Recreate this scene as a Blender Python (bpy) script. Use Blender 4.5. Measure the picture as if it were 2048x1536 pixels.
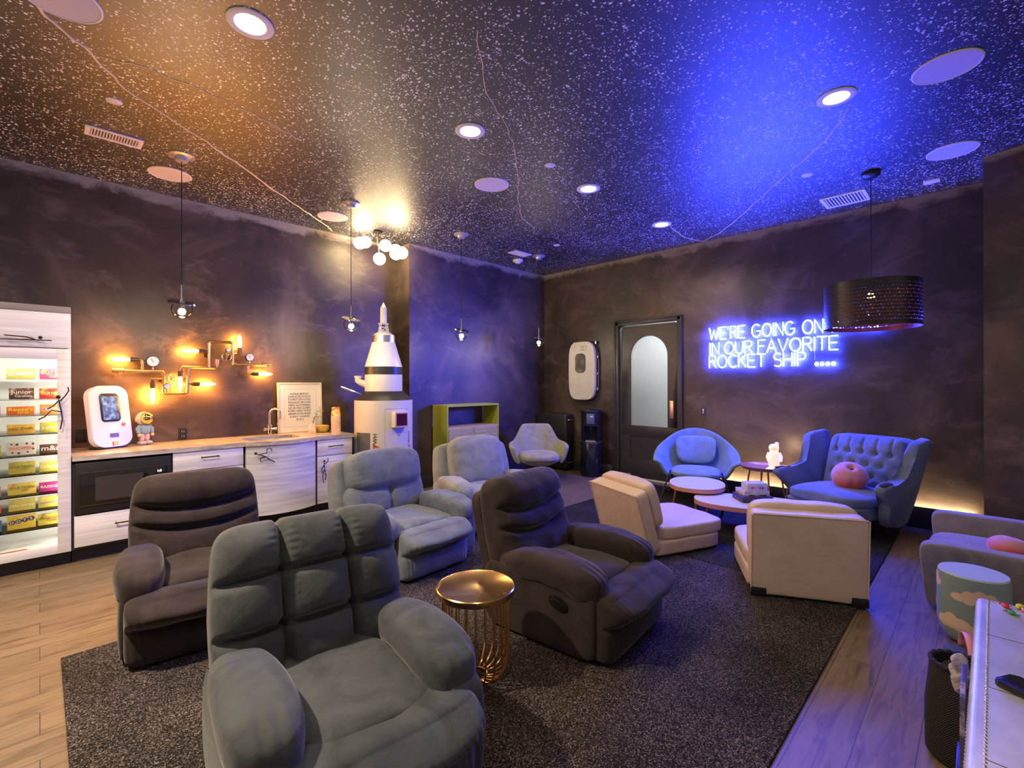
import bpy, bmesh, math, random
from mathutils import Vector, Matrix, Euler, noise
random.seed(7)
PI = math.pi
S = bpy.context.scene
COL = S.collection
for _o in list(bpy.data.objects):
    bpy.data.objects.remove(_o)

# ------------------------------------------------------------------ camera
cam_data = bpy.data.cameras.new('camera')
cam = bpy.data.objects.new('camera', cam_data)
COL.objects.link(cam)
S.camera = cam
cam_data.sensor_width = 36.0
cam_data.lens = 36.0 * 943.77 / 2048.0
cam_data.shift_y = -3.33 / 2048.0
cam_data.clip_start = 0.05
cam.matrix_world = (Matrix.Translation((0, 0, 1.5)) @ Matrix.Rotation(math.radians(44.945 - 90), 4, 'Z')
                    @ Matrix.Rotation(math.radians(90), 4, 'X') @ Matrix.Rotation(-0.0022, 4, 'Z'))

# ------------------------------------------------------------------ world, exposure, ceiling lamps
world = bpy.data.worlds.new('world')
S.world = world
world.use_nodes = True
world.node_tree.nodes['Background'].inputs['Color'].default_value = (1.0, 0.84, 0.72, 1)
world.node_tree.nodes['Background'].inputs['Strength'].default_value = 0.36
S.view_settings.view_transform = 'Standard'
S.view_settings.look = 'None'
S.view_settings.exposure = 0.45
S.view_settings.gamma = 1.0
S.view_settings.use_curve_mapping = False
S.cycles.sample_clamp_indirect = 6.0
S.cycles.max_bounces = 8
S.cycles.caustics_reflective = False
S.cycles.caustics_refractive = False

CEIL = 3.437
WARM = (1.0, 0.78, 0.55)


def lamp(kind, name, loc, energy, col, size=0.05, target=None, angle=100, blend=0.7):
    ld = bpy.data.lights.new(name, kind)
    ld.energy = energy
    ld.color = col
    if kind == 'AREA':
        ld.shape = 'RECTANGLE'
        ld.size, ld.size_y = size
    else:
        ld.shadow_soft_size = size
    if kind == 'SPOT':
        ld.spot_size = math.radians(angle)
        ld.spot_blend = blend
    o = bpy.data.objects.new(name, ld)
    COL.objects.link(o)
    o.location = loc
    if target is not None:
        o.rotation_euler = (Vector(target) - Vector(loc)).to_track_quat('-Z', 'Y').to_euler()
    return o


DOWN = [(0.806, 2.79), (2.345, 2.79), (3.884, 2.79), (5.405, 2.79), (3.835, 0.704)]
for _x, _y in DOWN:
    lamp('SPOT', 'downlight_and_fill_lamp', (_x, _y, CEIL - 0.03), 55 if _x != 3.835 else 22, WARM, 0.07, (_x, _y, 0), 150, 0.6)
for _x, _y, _e in [(0.8, 0.7, 35), (2.35, 0.7, 12), (-0.75, 2.79, 700), (-0.75, 4.4, 120), (-0.75, 0.7, 50)]:  # unseen spots added out of view as warm fill, with no fixtures
    lamp('SPOT', 'downlight_and_fill_lamp', (_x, _y, CEIL - 0.03), _e, WARM, 0.07, (_x, _y, 0), 125, 0.8)

# ------------------------------------------------------------------ materials
MATS = {}


def nd(nt, typ, **kw):
    n = nt.nodes.new(typ)
    for k, v in kw.items():
        if k.startswith('_'):
            setattr(n, k[1:], v)
        else:
            key = k.replace('__', ' ')
            n.inputs[int(key[1:]) if key[0] == 'i' and key[1:].isdigit() else key].default_value = v
    return n


def lk(nt, a, ao, b, bi):
    nt.links.new(a.outputs[ao], b.inputs[bi])


def rgba(c):
    return (c[0], c[1], c[2], 1.0)


def mat(name, col, rough=0.5, metal=0.0, spec=0.5, emit=None, es=0.0, var=None, bump=None, sheen=0.0,
        trans=0.0, ior=1.45, coat=0.0, sheen_col=None):
    """var = (colour2, scale, detail, lo, hi, (sx, sy, sz)); bump = (scale, strength, distance, (sx, sy, sz))"""
    if name in MATS:
        return MATS[name]
    m = bpy.data.materials.new(name)
    m.use_nodes = True
    nt = m.node_tree
    b = nt.nodes['Principled BSDF']
    b.inputs['Base Color'].default_value = rgba(col)
    b.inputs['Roughness'].default_value = rough
    b.inputs['Metallic'].default_value = metal
    b.inputs['Specular IOR Level'].default_value = spec
    b.inputs['Transmission Weight'].default_value = trans
    b.inputs['IOR'].default_value = ior
    b.inputs['Coat Weight'].default_value = coat
    if sheen:
        b.inputs['Sheen Weight'].default_value = sheen
        b.inputs['Sheen Roughness'].default_value = 0.45
        if sheen_col:
            b.inputs['Sheen Tint'].default_value = rgba(sheen_col)
    if emit:
        b.inputs['Emission Color'].default_value = rgba(emit)
        b.inputs['Emission Strength'].default_value = es
    if var or bump:
        tc = nd(nt, 'ShaderNodeTexCoord')
    if var:
        c2, sc, det, lo, hi, st = var
        mp = nd(nt, 'ShaderNodeMapping')
        mp.inputs['Scale'].default_value = st
        lk(nt, tc, 'Object', mp, 'Vector')
        nz = nd(nt, 'ShaderNodeTexNoise', Scale=sc, Detail=det, Roughness=0.6)
        lk(nt, mp, 'Vector', nz, 'Vector')
        cr = nd(nt, 'ShaderNodeValToRGB')
        cr.color_ramp.elements[0].position = lo
        cr.color_ramp.elements[0].color = rgba(col)
        cr.color_ramp.elements[1].position = hi
        cr.color_ramp.elements[1].color = rgba(c2)
        lk(nt, nz, 'Fac', cr, 'Fac')
        lk(nt, cr, 'Color', b, 'Base Color')
    if bump:
        sc, stg, dist, st = bump
        mp = nd(nt, 'ShaderNodeMapping')
        mp.inputs['Scale'].default_value = st
        lk(nt, tc, 'Object', mp, 'Vector')
        nz = nd(nt, 'ShaderNodeTexNoise', Scale=sc, Detail=3.0)
        lk(nt, mp, 'Vector', nz, 'Vector')
        bp = nd(nt, 'ShaderNodeBump', Strength=stg, Distance=dist)
        lk(nt, nz, 'Fac', bp, 'Height')
        lk(nt, bp, 'Normal', b, 'Normal')
    MATS[name] = m
    return m


def math_node(nt, op, a, b=None, clamp=False):
    n = nt.nodes.new('ShaderNodeMath')
    n.operation = op
    n.use_clamp = clamp
    for i, v in enumerate((a, b)):
        if v is None:
            continue
        if isinstance(v, (int, float)):
            n.inputs[i].default_value = v
        else:
            nt.links.new(v, n.inputs[i])
    return n.outputs[0]


def ramp(nt, fac, stops):
    cr = nt.nodes.new('ShaderNodeValToRGB')
    el = cr.color_ramp.elements
    while len(el) < len(stops):
        el.new(0.5)
    for e, (p, c) in zip(el, stops):
        e.position = p
        e.color = rgba(c)
    nt.links.new(fac, cr.inputs['Fac'])
    return cr.outputs['Color']


def mixc(nt, fac, a, b):
    n = nt.nodes.new('ShaderNodeMix')
    n.data_type = 'RGBA'
    for sock, v in ((n.inputs[0], fac), (n.inputs[6], a), (n.inputs[7], b)):
        if isinstance(v, (int, float)):
            sock.default_value = v
        elif isinstance(v, tuple):
            sock.default_value = rgba(v)
        else:
            nt.links.new(v, sock)
    return n.outputs[2]


def new_mat(name):
    m = bpy.data.materials.new(name)
    m.use_nodes = True
    MATS[name] = m
    return m, m.node_tree, m.node_tree.nodes['Principled BSDF']


def wall_material():
    m, nt, b = new_mat('brushed_dark_plaster')
    geo = nd(nt, 'ShaderNodeNewGeometry')
    pos = geo.outputs['Position']
    n1 = nd(nt, 'ShaderNodeTexNoise', Scale=0.9, Detail=6.0, Roughness=0.62, Distortion=0.8)
    nt.links.new(pos, n1.inputs['Vector'])
    mp = nd(nt, 'ShaderNodeMapping')
    mp.inputs['Scale'].default_value = (1.0, 1.0, 1.7)
    nt.links.new(pos, mp.inputs['Vector'])
    n2 = nd(nt, 'ShaderNodeTexNoise', Scale=2.0, Detail=9.0, Roughness=0.72, Distortion=0.5)
    lk(nt, mp, 'Vector', n2, 'Vector')
    n3 = nd(nt, 'ShaderNodeTexNoise', Scale=420.0, Detail=1.0)
    nt.links.new(pos, n3.inputs['Vector'])
    base = ramp(nt, n1.outputs['Fac'], [(0.32, (0.020, 0.014, 0.0125)), (0.50, (0.052, 0.037, 0.033)), (0.70, (0.125, 0.092, 0.080))])
    sm = math_node(nt, 'MULTIPLY', math_node(nt, 'SUBTRACT', n2.outputs['Fac'], 0.525, True), 3.4, True)
    c1 = mixc(nt, sm, base, (0.17, 0.128, 0.112))
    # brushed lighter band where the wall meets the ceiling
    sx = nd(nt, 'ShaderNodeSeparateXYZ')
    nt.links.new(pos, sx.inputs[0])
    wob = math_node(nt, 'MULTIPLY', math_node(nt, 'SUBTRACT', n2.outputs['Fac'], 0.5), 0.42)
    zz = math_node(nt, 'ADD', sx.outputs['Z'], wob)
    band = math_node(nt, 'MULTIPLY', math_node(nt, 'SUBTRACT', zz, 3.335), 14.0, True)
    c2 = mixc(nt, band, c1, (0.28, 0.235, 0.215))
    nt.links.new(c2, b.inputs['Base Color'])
    b.inputs['Roughness'].default_value = 0.36
    b.inputs['Specular IOR Level'].default_value = 0.5
    bp = nd(nt, 'ShaderNodeBump', Strength=0.25, Distance=0.004)
    h = math_node(nt, 'ADD', n3.outputs['Fac'], math_node(nt, 'MULTIPLY', n2.outputs['Fac'], 2.0))
    nt.links.new(h, bp.inputs['Height'])
    lk(nt, bp, 'Normal', b, 'Normal')
    return m


def ceiling_material():
    m, nt, b = new_mat('black_star_speckled_ceiling')
    geo = nd(nt, 'ShaderNodeNewGeometry')
    pos = geo.outputs['Position']
    dens = nd(nt, 'ShaderNodeTexNoise', Scale=1.6, Detail=5.0, Roughness=0.7)
    nt.links.new(pos, dens.inputs['Vector'])
    warp = nd(nt, 'ShaderNodeTexNoise', Scale=60.0, Detail=1.0)
    nt.links.new(pos, warp.inputs['Vector'])
    facs = []
    for sc, rad, keep in ((54.0, 0.34, 0.62), (98.0, 0.33, 0.55)):
        v = nd(nt, 'ShaderNodeTexVoronoi', Scale=sc)
        vm = nt.nodes.new('ShaderNodeVectorMath')
        vm.operation = 'MULTIPLY_ADD'
        nt.links.new(warp.outputs['Color'], vm.inputs[0])
        vm.inputs[1].default_value = (0.012, 0.012, 0.0)
        nt.links.new(pos, vm.inputs[2])
        nt.links.new(vm.outputs[0], v.inputs['Vector'])
        sc_ = nd(nt, 'ShaderNodeSeparateColor')
        lk(nt, v, 'Color', sc_, 'Color')
        # a cell carries a star when its random number beats the local density
        thr = math_node(nt, 'SUBTRACT', 1.195 if keep > 0.6 else 1.245, dens.outputs['Fac'])
        on = math_node(nt, 'GREATER_THAN', sc_.outputs[0], thr)
        size = math_node(nt, 'MULTIPLY', math_node(nt, 'ADD', sc_.outputs[1], 0.35), rad)
        dot = math_node(nt, 'LESS_THAN', v.outputs['Distance'], size)
        facs.append(math_node(nt, 'MULTIPLY', on, dot))
    star = math_node(nt, 'MAXIMUM', facs[0], facs[1])
    col = mixc(nt, star, (0.012, 0.011, 0.015), (0.90, 0.90, 0.92))
    nt.links.new(col, b.inputs['Base Color'])
    rg = math_node(nt, 'ADD', math_node(nt, 'MULTIPLY', star, 0.1), 0.47)
    nt.links.new(rg, b.inputs['Roughness'])
    b.inputs['Specular IOR Level'].default_value = 0.5
    b.inputs['IOR'].default_value = 1.95
    n3 = nd(nt, 'ShaderNodeTexNoise', Scale=260.0, Detail=1.0)
    nt.links.new(pos, n3.inputs['Vector'])
    bp = nd(nt, 'ShaderNodeBump', Strength=0.12, Distance=0.003)
    lk(nt, n3, 'Fac', bp, 'Height')
    lk(nt, bp, 'Normal', b, 'Normal')
    return m


def floor_material():
    m, nt, b = new_mat('oak_plank_floor')
    geo = nd(nt, 'ShaderNodeNewGeometry')
    pos = geo.outputs['Position']
    br = nd(nt, 'ShaderNodeTexBrick', Scale=1.0, Mortar__Size=0.0016, Mortar__Smooth=0.1, Bias=0.0,
            Brick__Width=1.9, Row__Height=0.19)
    br.offset = 0.37
    br.inputs['Color1'].default_value = rgba((0.0, 0.0, 0.0))
    br.inputs['Color2'].default_value = rgba((1.0, 1.0, 1.0))
    br.inputs['Mortar'].default_value = rgba((0.5, 0.5, 0.5))
    nt.links.new(pos, br.inputs['Vector'])
    mp = nd(nt, 'ShaderNodeMapping')
    mp.inputs['Scale'].default_value = (1.1, 9.0, 1.0)
    nt.links.new(pos, mp.inputs['Vector'])
    off = nt.nodes.new('ShaderNodeVectorMath')
    off.operation = 'MULTIPLY_ADD'
    lk(nt, br, 'Color', off, 0)
    off.inputs[1].default_value = (7.0, 3.0, 5.0)
    nt.links.new(mp.outputs[0], off.inputs[2])
    g = nd(nt, 'ShaderNodeTexNoise', Scale=2.2, Detail=8.0, Roughness=0.62, Distortion=1.4)
    nt.links.new(off.outputs[0], g.inputs['Vector'])
    tone = mixc(nt, math_node(nt, 'MULTIPLY', br.outputs['Color'], 0.45), (0.185, 0.130, 0.085), (0.13, 0.09, 0.06))
    grain = ramp(nt, g.outputs['Fac'], [(0.30, (0.45, 0.43, 0.40)), (0.52, (0.95, 0.95, 0.95)), (0.75, (1.2, 1.18, 1.12))])
    mul = nt.nodes.new('ShaderNodeMix')
    mul.data_type = 'RGBA'
    mul.blend_type = 'MULTIPLY'
    mul.inputs[0].default_value = 1.0
    nt.links.new(tone, mul.inputs[6])
    nt.links.new(grain, mul.inputs[7])
    col = mixc(nt, br.outputs['Fac'], mul.outputs[2], (0.03, 0.022, 0.016))
    nt.links.new(col, b.inputs['Base Color'])
    b.inputs['Roughness'].default_value = 0.46
    b.inputs['Specular IOR Level'].default_value = 0.4
    bp = nd(nt, 'ShaderNodeBump', Strength=0.18, Distance=0.003)
    lk(nt, g, 'Fac', bp, 'Height')
    lk(nt, bp, 'Normal', b, 'Normal')
    return m


def rug_material(name, dark, light, sc=150.0):
    m, nt, b = new_mat(name)
    geo = nd(nt, 'ShaderNodeNewGeometry')
    pos = geo.outputs['Position']
    n = nd(nt, 'ShaderNodeTexNoise', Scale=sc, Detail=2.5, Roughness=0.75)
    nt.links.new(pos, n.inputs['Vector'])
    big = nd(nt, 'ShaderNodeTexNoise', Scale=1.7, Detail=3.0)
    nt.links.new(pos, big.inputs['Vector'])
    f = math_node(nt, 'ADD', n.outputs['Fac'], math_node(nt, 'MULTIPLY', math_node(nt, 'SUBTRACT', big.outputs['Fac'], 0.5), 0.16))
    col = ramp(nt, f, [(0.47, dark), (0.58, tuple(0.28 * c for c in light)), (0.66, light)])
    nt.links.new(col, b.inputs['Base Color'])
    b.inputs['Roughness'].default_value = 0.95
    b.inputs['Specular IOR Level'].default_value = 0.1
    bp = nd(nt, 'ShaderNodeBump', Strength=0.9, Distance=0.008)
    lk(nt, n, 'Fac', bp, 'Height')
    lk(nt, bp, 'Normal', b, 'Normal')
    return m


def laminate_material(name, c1, c2, across=46.0):
    """pale cabinet front with fine wavering horizontal ridges"""
    m, nt, b = new_mat(name)
    tc = nd(nt, 'ShaderNodeTexCoord')
    mp = nd(nt, 'ShaderNodeMapping')
    mp.inputs['Scale'].default_value = (1.3, 1.0, across)
    lk(nt, tc, 'Object', mp, 'Vector')
    n = nd(nt, 'ShaderNodeTexNoise', Scale=1.0, Detail=3.0, Roughness=0.5, Distortion=0.5)
    lk(nt, mp, 'Vector', n, 'Vector')
    nt.links.new(ramp(nt, n.outputs['Fac'], [(0.30, c1), (0.70, c2)]), b.inputs['Base Color'])
    b.inputs['Roughness'].default_value = 0.38
    bp = nd(nt, 'ShaderNodeBump', Strength=0.35, Distance=0.004)
    lk(nt, n, 'Fac', bp, 'Height')
    lk(nt, bp, 'Normal', b, 'Normal')
    return m


def granite_material():
    m, nt, b = new_mat('speckled_granite')
    tc = nd(nt, 'ShaderNodeTexCoord')
    mp = nd(nt, 'ShaderNodeMapping')
    mp.inputs['Scale'].default_value = (0.16, 1.0, 1.0)
    lk(nt, tc, 'Object', mp, 'Vector')
    n = nd(nt, 'ShaderNodeTexNoise', Scale=34.0, Detail=7.0, Roughness=0.78, Distortion=0.5)
    lk(nt, mp, 'Vector', n, 'Vector')
    nt.links.new(ramp(nt, n.outputs['Fac'], [(0.30, (0.07, 0.06, 0.06)), (0.40, (0.32, 0.27, 0.24)), (0.52, (0.50, 0.43, 0.37)), (0.7, (0.70, 0.64, 0.58))]), b.inputs['Base Color'])
    b.inputs['Roughness'].default_value = 0.16
    return m


def velvet(name, col, col2, sheen=0.5):
    """brushed microfibre with patchy nap"""
    m, nt, b = new_mat(name)
    tc = nd(nt, 'ShaderNodeTexCoord')
    n = nd(nt, 'ShaderNodeTexNoise', Scale=5.0, Detail=5.0, Roughness=0.65, Distortion=1.2)
    lk(nt, tc, 'Object', n, 'Vector')
    f = nd(nt, 'ShaderNodeTexNoise', Scale=320.0, Detail=1.0)
    lk(nt, tc, 'Object', f, 'Vector')
    s = math_node(nt, 'ADD', math_node(nt, 'MULTIPLY', n.outputs['Fac'], 0.85), math_node(nt, 'MULTIPLY', f.outputs['Fac'], 0.15))
    nt.links.new(ramp(nt, s, [(0.34, col), (0.66, col2)]), b.inputs['Base Color'])
    b.inputs['Roughness'].default_value = 0.85
    b.inputs['Specular IOR Level'].default_value = 0.2
    b.inputs['Sheen Weight'].default_value = sheen
    b.inputs['Sheen Roughness'].default_value = 0.4
    w = nd(nt, 'ShaderNodeTexNoise', Scale=9.0, Detail=4.0, Roughness=0.55, Distortion=0.9)
    lk(nt, tc, 'Object', w, 'Vector')
    bp = nd(nt, 'ShaderNodeBump', Strength=0.22, Distance=0.02)
    h = math_node(nt, 'ADD', w.outputs['Fac'], math_node(nt, 'MULTIPLY', f.outputs['Fac'], 0.08))
    nt.links.new(h, bp.inputs['Height'])
    lk(nt, bp, 'Normal', b, 'Normal')
    return m


M_WALL = wall_material()
M_CEIL = ceiling_material()
M_FLOOR = floor_material()
M_RUG1 = rug_material('charcoal_speckled_pile', (0.008, 0.007, 0.007), (0.34, 0.28, 0.26), 180.0)
M_RUG2 = rug_material('black_low_pile', (0.008, 0.007, 0.008), (0.20, 0.18, 0.18), 220.0)
M_LAM = laminate_material('pale_ridged_laminate', (0.62, 0.60, 0.61), (0.80, 0.78, 0.79))
M_GRAN = granite_material()
M_WHITE = mat('white_paint', (0.80, 0.79, 0.78), 0.35)
M_BLACK = mat('satin_black', (0.012, 0.012, 0.014), 0.38)
M_BLACKW = mat('black_painted_wood', (0.030, 0.028, 0.030), 0.38, var=((0.045, 0.042, 0.044), 3.0, 3.0, 0.3, 0.7, (1, 1, 8)))
M_CHROME = mat('chrome', (0.86, 0.84, 0.82), 0.12, 1.0)
M_STEEL = mat('brushed_steel', (0.55, 0.55, 0.57), 0.3, 1.0)
M_BRONZE = mat('dark_bronze', (0.035, 0.026, 0.02), 0.4, 0.8)
M_BRASS = mat('aged_brass', (0.52, 0.34, 0.15), 0.32, 1.0)


def thin_glass(name, tint=(0.97, 0.98, 0.98), refl=1.5, rough=0.01):
    m = bpy.data.materials.new(name)
    m.use_nodes = True
    nt = m.node_tree
    nt.nodes.remove(nt.nodes['Principled BSDF'])
    tr = nd(nt, 'ShaderNodeBsdfTransparent', Color=rgba(tint))
    gl = nd(nt, 'ShaderNodeBsdfGlossy', Roughness=rough)
    fr = nd(nt, 'ShaderNodeFresnel', IOR=refl)
    mx = nd(nt, 'ShaderNodeMixShader')
    lk(nt, fr, 'Fac', mx, 0)
    lk(nt, tr, 'BSDF', mx, 1)
    lk(nt, gl, 'BSDF', mx, 2)
    lk(nt, mx, 'Shader', nt.nodes['Material Output'], 'Surface')
    MATS[name] = m
    return m


M_GLASS = thin_glass('clear_glass', refl=1.07)
M_INK = mat('black_ink', (0.01, 0.01, 0.01), 0.6)

# ------------------------------------------------------------------ mesh helpers
def tag(o, label=None, cat=None, group=None, kind=None):
    if label:
        o['label'] = label
    if cat:
        o['category'] = cat
    if group:
        o['group'] = group
    if kind:
        o['kind'] = kind
    return o


def T(name, label, cat, loc=(0, 0, 0), rz=0.0, group=None):
    o = bpy.data.objects.new(name, None)
    COL.objects.link(o)
    o.empty_display_size = 0.1
    o.location = loc
    o.rotation_euler = (0, 0, rz)
    return tag(o, label, cat, group)


def O(name, bm, m, parent=None, loc=(0, 0, 0), rot=(0, 0, 0), smooth=40):
    me = bpy.data.meshes.new(name)
    bmesh.ops.recalc_face_normals(bm, faces=bm.faces[:])
    bm.to_mesh(me)
    bm.free()
    for mm in (m if isinstance(m, (list, tuple)) else [m]):
        me.materials.append(mm)
    if smooth:
        me.polygons.foreach_set('use_smooth', [True] * len(me.polygons))
        me.set_sharp_from_angle(angle=math.radians(smooth))
    o = bpy.data.objects.new(name, me)
    COL.objects.link(o)
    o.location = loc
    o.rotation_euler = rot
    if parent is not None:
        o.parent = parent
    return o


def struct(name, bm, m, parent=None, **kw):
    o = O(name, bm, m, parent, **kw)
    if parent is None:
        o['kind'] = 'structure'
    return o


def B():
    return bmesh.new()


def xf(bm, geom_before, M):
    vs = [v for v in bm.verts if v.index == -1 or v not in geom_before]
    bmesh.ops.transform(bm, matrix=M, verts=vs)


def box(bm, c, s, rot=None, bev=0.0, seg=2, mi=0):
    """box of full sizes s centred on c"""
    r = bmesh.ops.create_cube(bm, size=1.0)
    vs = r['verts']
    bmesh.ops.scale(bm, vec=s, verts=vs)
    fs = list({f for v in vs for f in v.link_faces})
    if bev > 0:
        es = list({e for v in vs for e in v.link_edges})
        g = bmesh.ops.bevel(bm, geom=es, offset=bev, segments=seg, profile=0.5, affect='EDGES', clamp_overlap=True)
        vs = list({v for f in g['faces'] for v in f.verts} | {v for v in vs if v.is_valid})
        seen = set(vs)
        st = list(vs)
        while st:
            v = st.pop()
            for e in v.link_edges:
                w = e.other_vert(v)
                if w not in seen:
                    seen.add(w)
                    st.append(w)
        vs = list(seen)
        fs = list({f for v in vs for f in v.link_faces})
    M = Matrix.Translation(c)
    if rot is not None:
        M = M @ Euler(rot).to_matrix().to_4x4()
    bmesh.ops.transform(bm, matrix=M, verts=vs)
    for f in fs:
        f.material_index = mi
    return vs


def b2(bm, lo, hi, bev=0.0, seg=2, mi=0):
    return box(bm, [(a + b) / 2 for a, b in zip(lo, hi)], [b - a for a, b in zip(lo, hi)], None, bev, seg, mi)


def quad(bm, pts, mi=0):
    f = bm.faces.new([bm.verts.new(p) for p in pts])
    f.material_index = mi
    return f


def cyl(bm, p0, p1, r0, r1=None, n=24, mi=0, cap=True):
    r1 = r0 if r1 is None else r1
    p0, p1 = Vector(p0), Vector(p1)
    d = p1 - p0
    q = d.to_track_quat('Z', 'Y')
    rings = []
    for p, r in ((p0, r0), (p1, r1)):
        rings.append([bm.verts.new(p + q @ Vector((r * math.cos(2 * PI * i / n), r * math.sin(2 * PI * i / n), 0))) for i in range(n)])
    for i in range(n):
        f = bm.faces.new((rings[0][i], rings[0][(i + 1) % n], rings[1][(i + 1) % n], rings[1][i]))
        f.material_index = mi
    if cap:
        for r in rings:
            try:
                bm.faces.new(r).material_index = mi
            except ValueError:
                pass


def tube(bm, pts, r, n=8, closed=False, mi=0):
    pts = [Vector(p) for p in pts]
    m = len(pts)
    tan = []
    for i in range(m):
        a = pts[(i - 1) % m] if (closed or i > 0) else pts[0]
        b = pts[(i + 1) % m] if (closed or i < m - 1) else pts[-1]
        t = (b - a)
        tan.append(t.normalized() if t.length > 1e-9 else Vector((0, 0, 1)))
    up = Vector((0, 0, 1)) if abs(tan[0].z) < 0.9 else Vector((1, 0, 0))
    nrm = tan[0].cross(up).normalized()
    rings = []
    for i in range(m):
        if i > 0:
            q = tan[i - 1].rotation_difference(tan[i])
            nrm = (q @ nrm).normalized()
        bn = tan[i].cross(nrm).normalized()
        rr = r[i] if isinstance(r, (list, tuple)) else r
        rings.append([bm.verts.new(pts[i] + nrm * (rr * math.cos(2 * PI * k / n)) + bn * (rr * math.sin(2 * PI * k / n))) for k in range(n)])
    for i in range(m if closed else m - 1):
        a, b = rings[i], rings[(i + 1) % m]
        for k in range(n):
            f = bm.faces.new((a[k], a[(k + 1) % n], b[(k + 1) % n], b[k]))
            f.material_index = mi
    if not closed:
        for rg in (rings[0], rings[-1]):
            try:
                bm.faces.new(rg).material_index = mi
            except ValueError:
                pass


def arc(c, r, a0, a1, n, ax=0):
    """points on an arc; ax 0: in xz, 1: in yz, 2: in xy (degrees)"""
    out = []
    for i in range(n + 1):
        a = math.radians(a0 + (a1 - a0) * i / n)
        u, v = r * math.cos(a), r * math.sin(a)
        out.append(Vector(c) + Vector(((u, 0, v), (0, u, v), (u, v, 0))[ax]))
    return out


def lathe(bm, prof, n=40, M=None, mi=0, mis=None, squash=1.0):
    """prof: list of (r, z) turned about z"""
    M = M or Matrix.Identity(4)
    rings = []
    for r, z in prof:
        if r < 1e-5:
            rings.append([bm.verts.new(M @ Vector((0, 0, z)))])
        else:
            rings.append([bm.verts.new(M @ Vector((r * math.cos(2 * PI * i / n), squash * r * math.sin(2 * PI * i / n), z))) for i in range(n)])
    for j in range(len(rings) - 1):
        a, b = rings[j], rings[j + 1]
        for i in range(n):
            k = (i + 1) % n
            if len(a) == 1 and len(b) == 1:
                continue
            if len(a) == 1:
                f = bm.faces.new((a[0], b[k], b[i]))
            elif len(b) == 1:
                f = bm.faces.new((a[i], a[k], b[0]))
            else:
                f = bm.faces.new((a[i], a[k], b[k], b[i]))
            f.material_index = mis[j] if mis else mi
    return rings


def prism(bm, outline, d0, d1, M=None, bev=0.0, seg=2, mi=0):
    """outline in local xy swept along local z from d0 to d1, then placed with M"""
    M = M or Matrix.Identity(4)
    t = bmesh.new()
    a = [t.verts.new((p[0], p[1], d0)) for p in outline]
    b = [t.verts.new((p[0], p[1], d1)) for p in outline]
    n = len(outline)
    t.faces.new(a)
    t.faces.new(b)
    cap_e = []
    for i in range(n):
        t.faces.new((a[i], a[(i + 1) % n], b[(i + 1) % n], b[i]))
    if bev > 0:
        ring = set(a) | set(b)
        for e in t.edges:
            z0, z1 = e.verts[0].co.z, e.verts[1].co.z
            if abs(z0 - z1) < 1e-9:
                cap_e.append(e)
        bmesh.ops.bevel(t, geom=cap_e, offset=bev, segments=seg, profile=0.5, affect='EDGES', clamp_overlap=True)
    bmesh.ops.recalc_face_normals(t, faces=t.faces[:])
    bmesh.ops.transform(t, matrix=M, verts=t.verts[:])
    vm = {v: bm.verts.new(v.co) for v in t.verts}
    for f in t.faces:
        try:
            nf = bm.faces.new([vm[v] for v in f.verts])
            nf.material_index = mi
        except ValueError:
            pass
    t.free()


def rrect(w, h, r, n=6):
    out = []
    for cx, cy, a0 in ((w / 2 - r, h / 2 - r, 0), (-w / 2 + r, h / 2 - r, 90), (-w / 2 + r, -h / 2 + r, 180), (w / 2 - r, -h / 2 + r, 270)):
        for i in range(n + 1):
            a = math.radians(a0 + 90 * i / n)
            out.append((cx + r * math.cos(a), cy + r * math.sin(a)))
    return out


def oval(a, b, n=56, e=2.0):
    out = []
    for i in range(n):
        t = 2 * PI * i / n
        c, s = math.cos(t), math.sin(t)
        out.append((a * math.copysign(abs(c) ** (2 / e), c), b * math.copysign(abs(s) ** (2 / e), s)))
    return out


def blob(bm, c, r, e=3.0, n=14, fn=None, M=None, mi=0, ey=None):
    """puffy rounded box: superellipsoid of half sizes r; fn(p, q) may move the local point p (metres), q = its place in [-1, 1]^3"""
    M = M or Matrix.Identity(4)
    C = Vector(c)
    vs = {}

    def V(i, j, k):
        key = (i, j, k)
        if key not in vs:
            u = [math.sin((2.0 * t / n - 1.0) * PI / 2 * 0.80) / math.sin(PI / 2 * 0.80) for t in key]
            if ey:
                s = ((abs(u[0]) ** e + abs(u[2]) ** e) ** (ey / e) + abs(u[1]) ** ey) ** (1.0 / ey)
            else:
                s = sum(abs(t) ** e for t in u) ** (1.0 / e)
            q = Vector([t / s for t in u])
            p = Vector((q.x * r[0], q.y * r[1], q.z * r[2]))
            if fn:
                p = fn(p, q)
            vs[key] = bm.verts.new(M @ (C + p))
        return vs[key]
    for a in range(n):
        for b in range(n):
            for fc in (((a, b, 0), (a, b + 1, 0), (a + 1, b + 1, 0), (a + 1, b, 0)),
                       ((a, b, n), (a + 1, b, n), (a + 1, b + 1, n), (a, b + 1, n)),
                       ((a, 0, b), (a + 1, 0, b), (a + 1, 0, b + 1), (a, 0, b + 1)),
                       ((a, n, b), (a, n, b + 1), (a + 1, n, b + 1), (a + 1, n, b)),
                       ((0, a, b), (0, a, b + 1), (0, a + 1, b + 1), (0, a + 1, b)),
                       ((n, a, b), (n, a + 1, b), (n, a + 1, b + 1), (n, a, b + 1))):
                f = bm.faces.new([V(*t) for t in fc])
                f.material_index = mi


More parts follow.
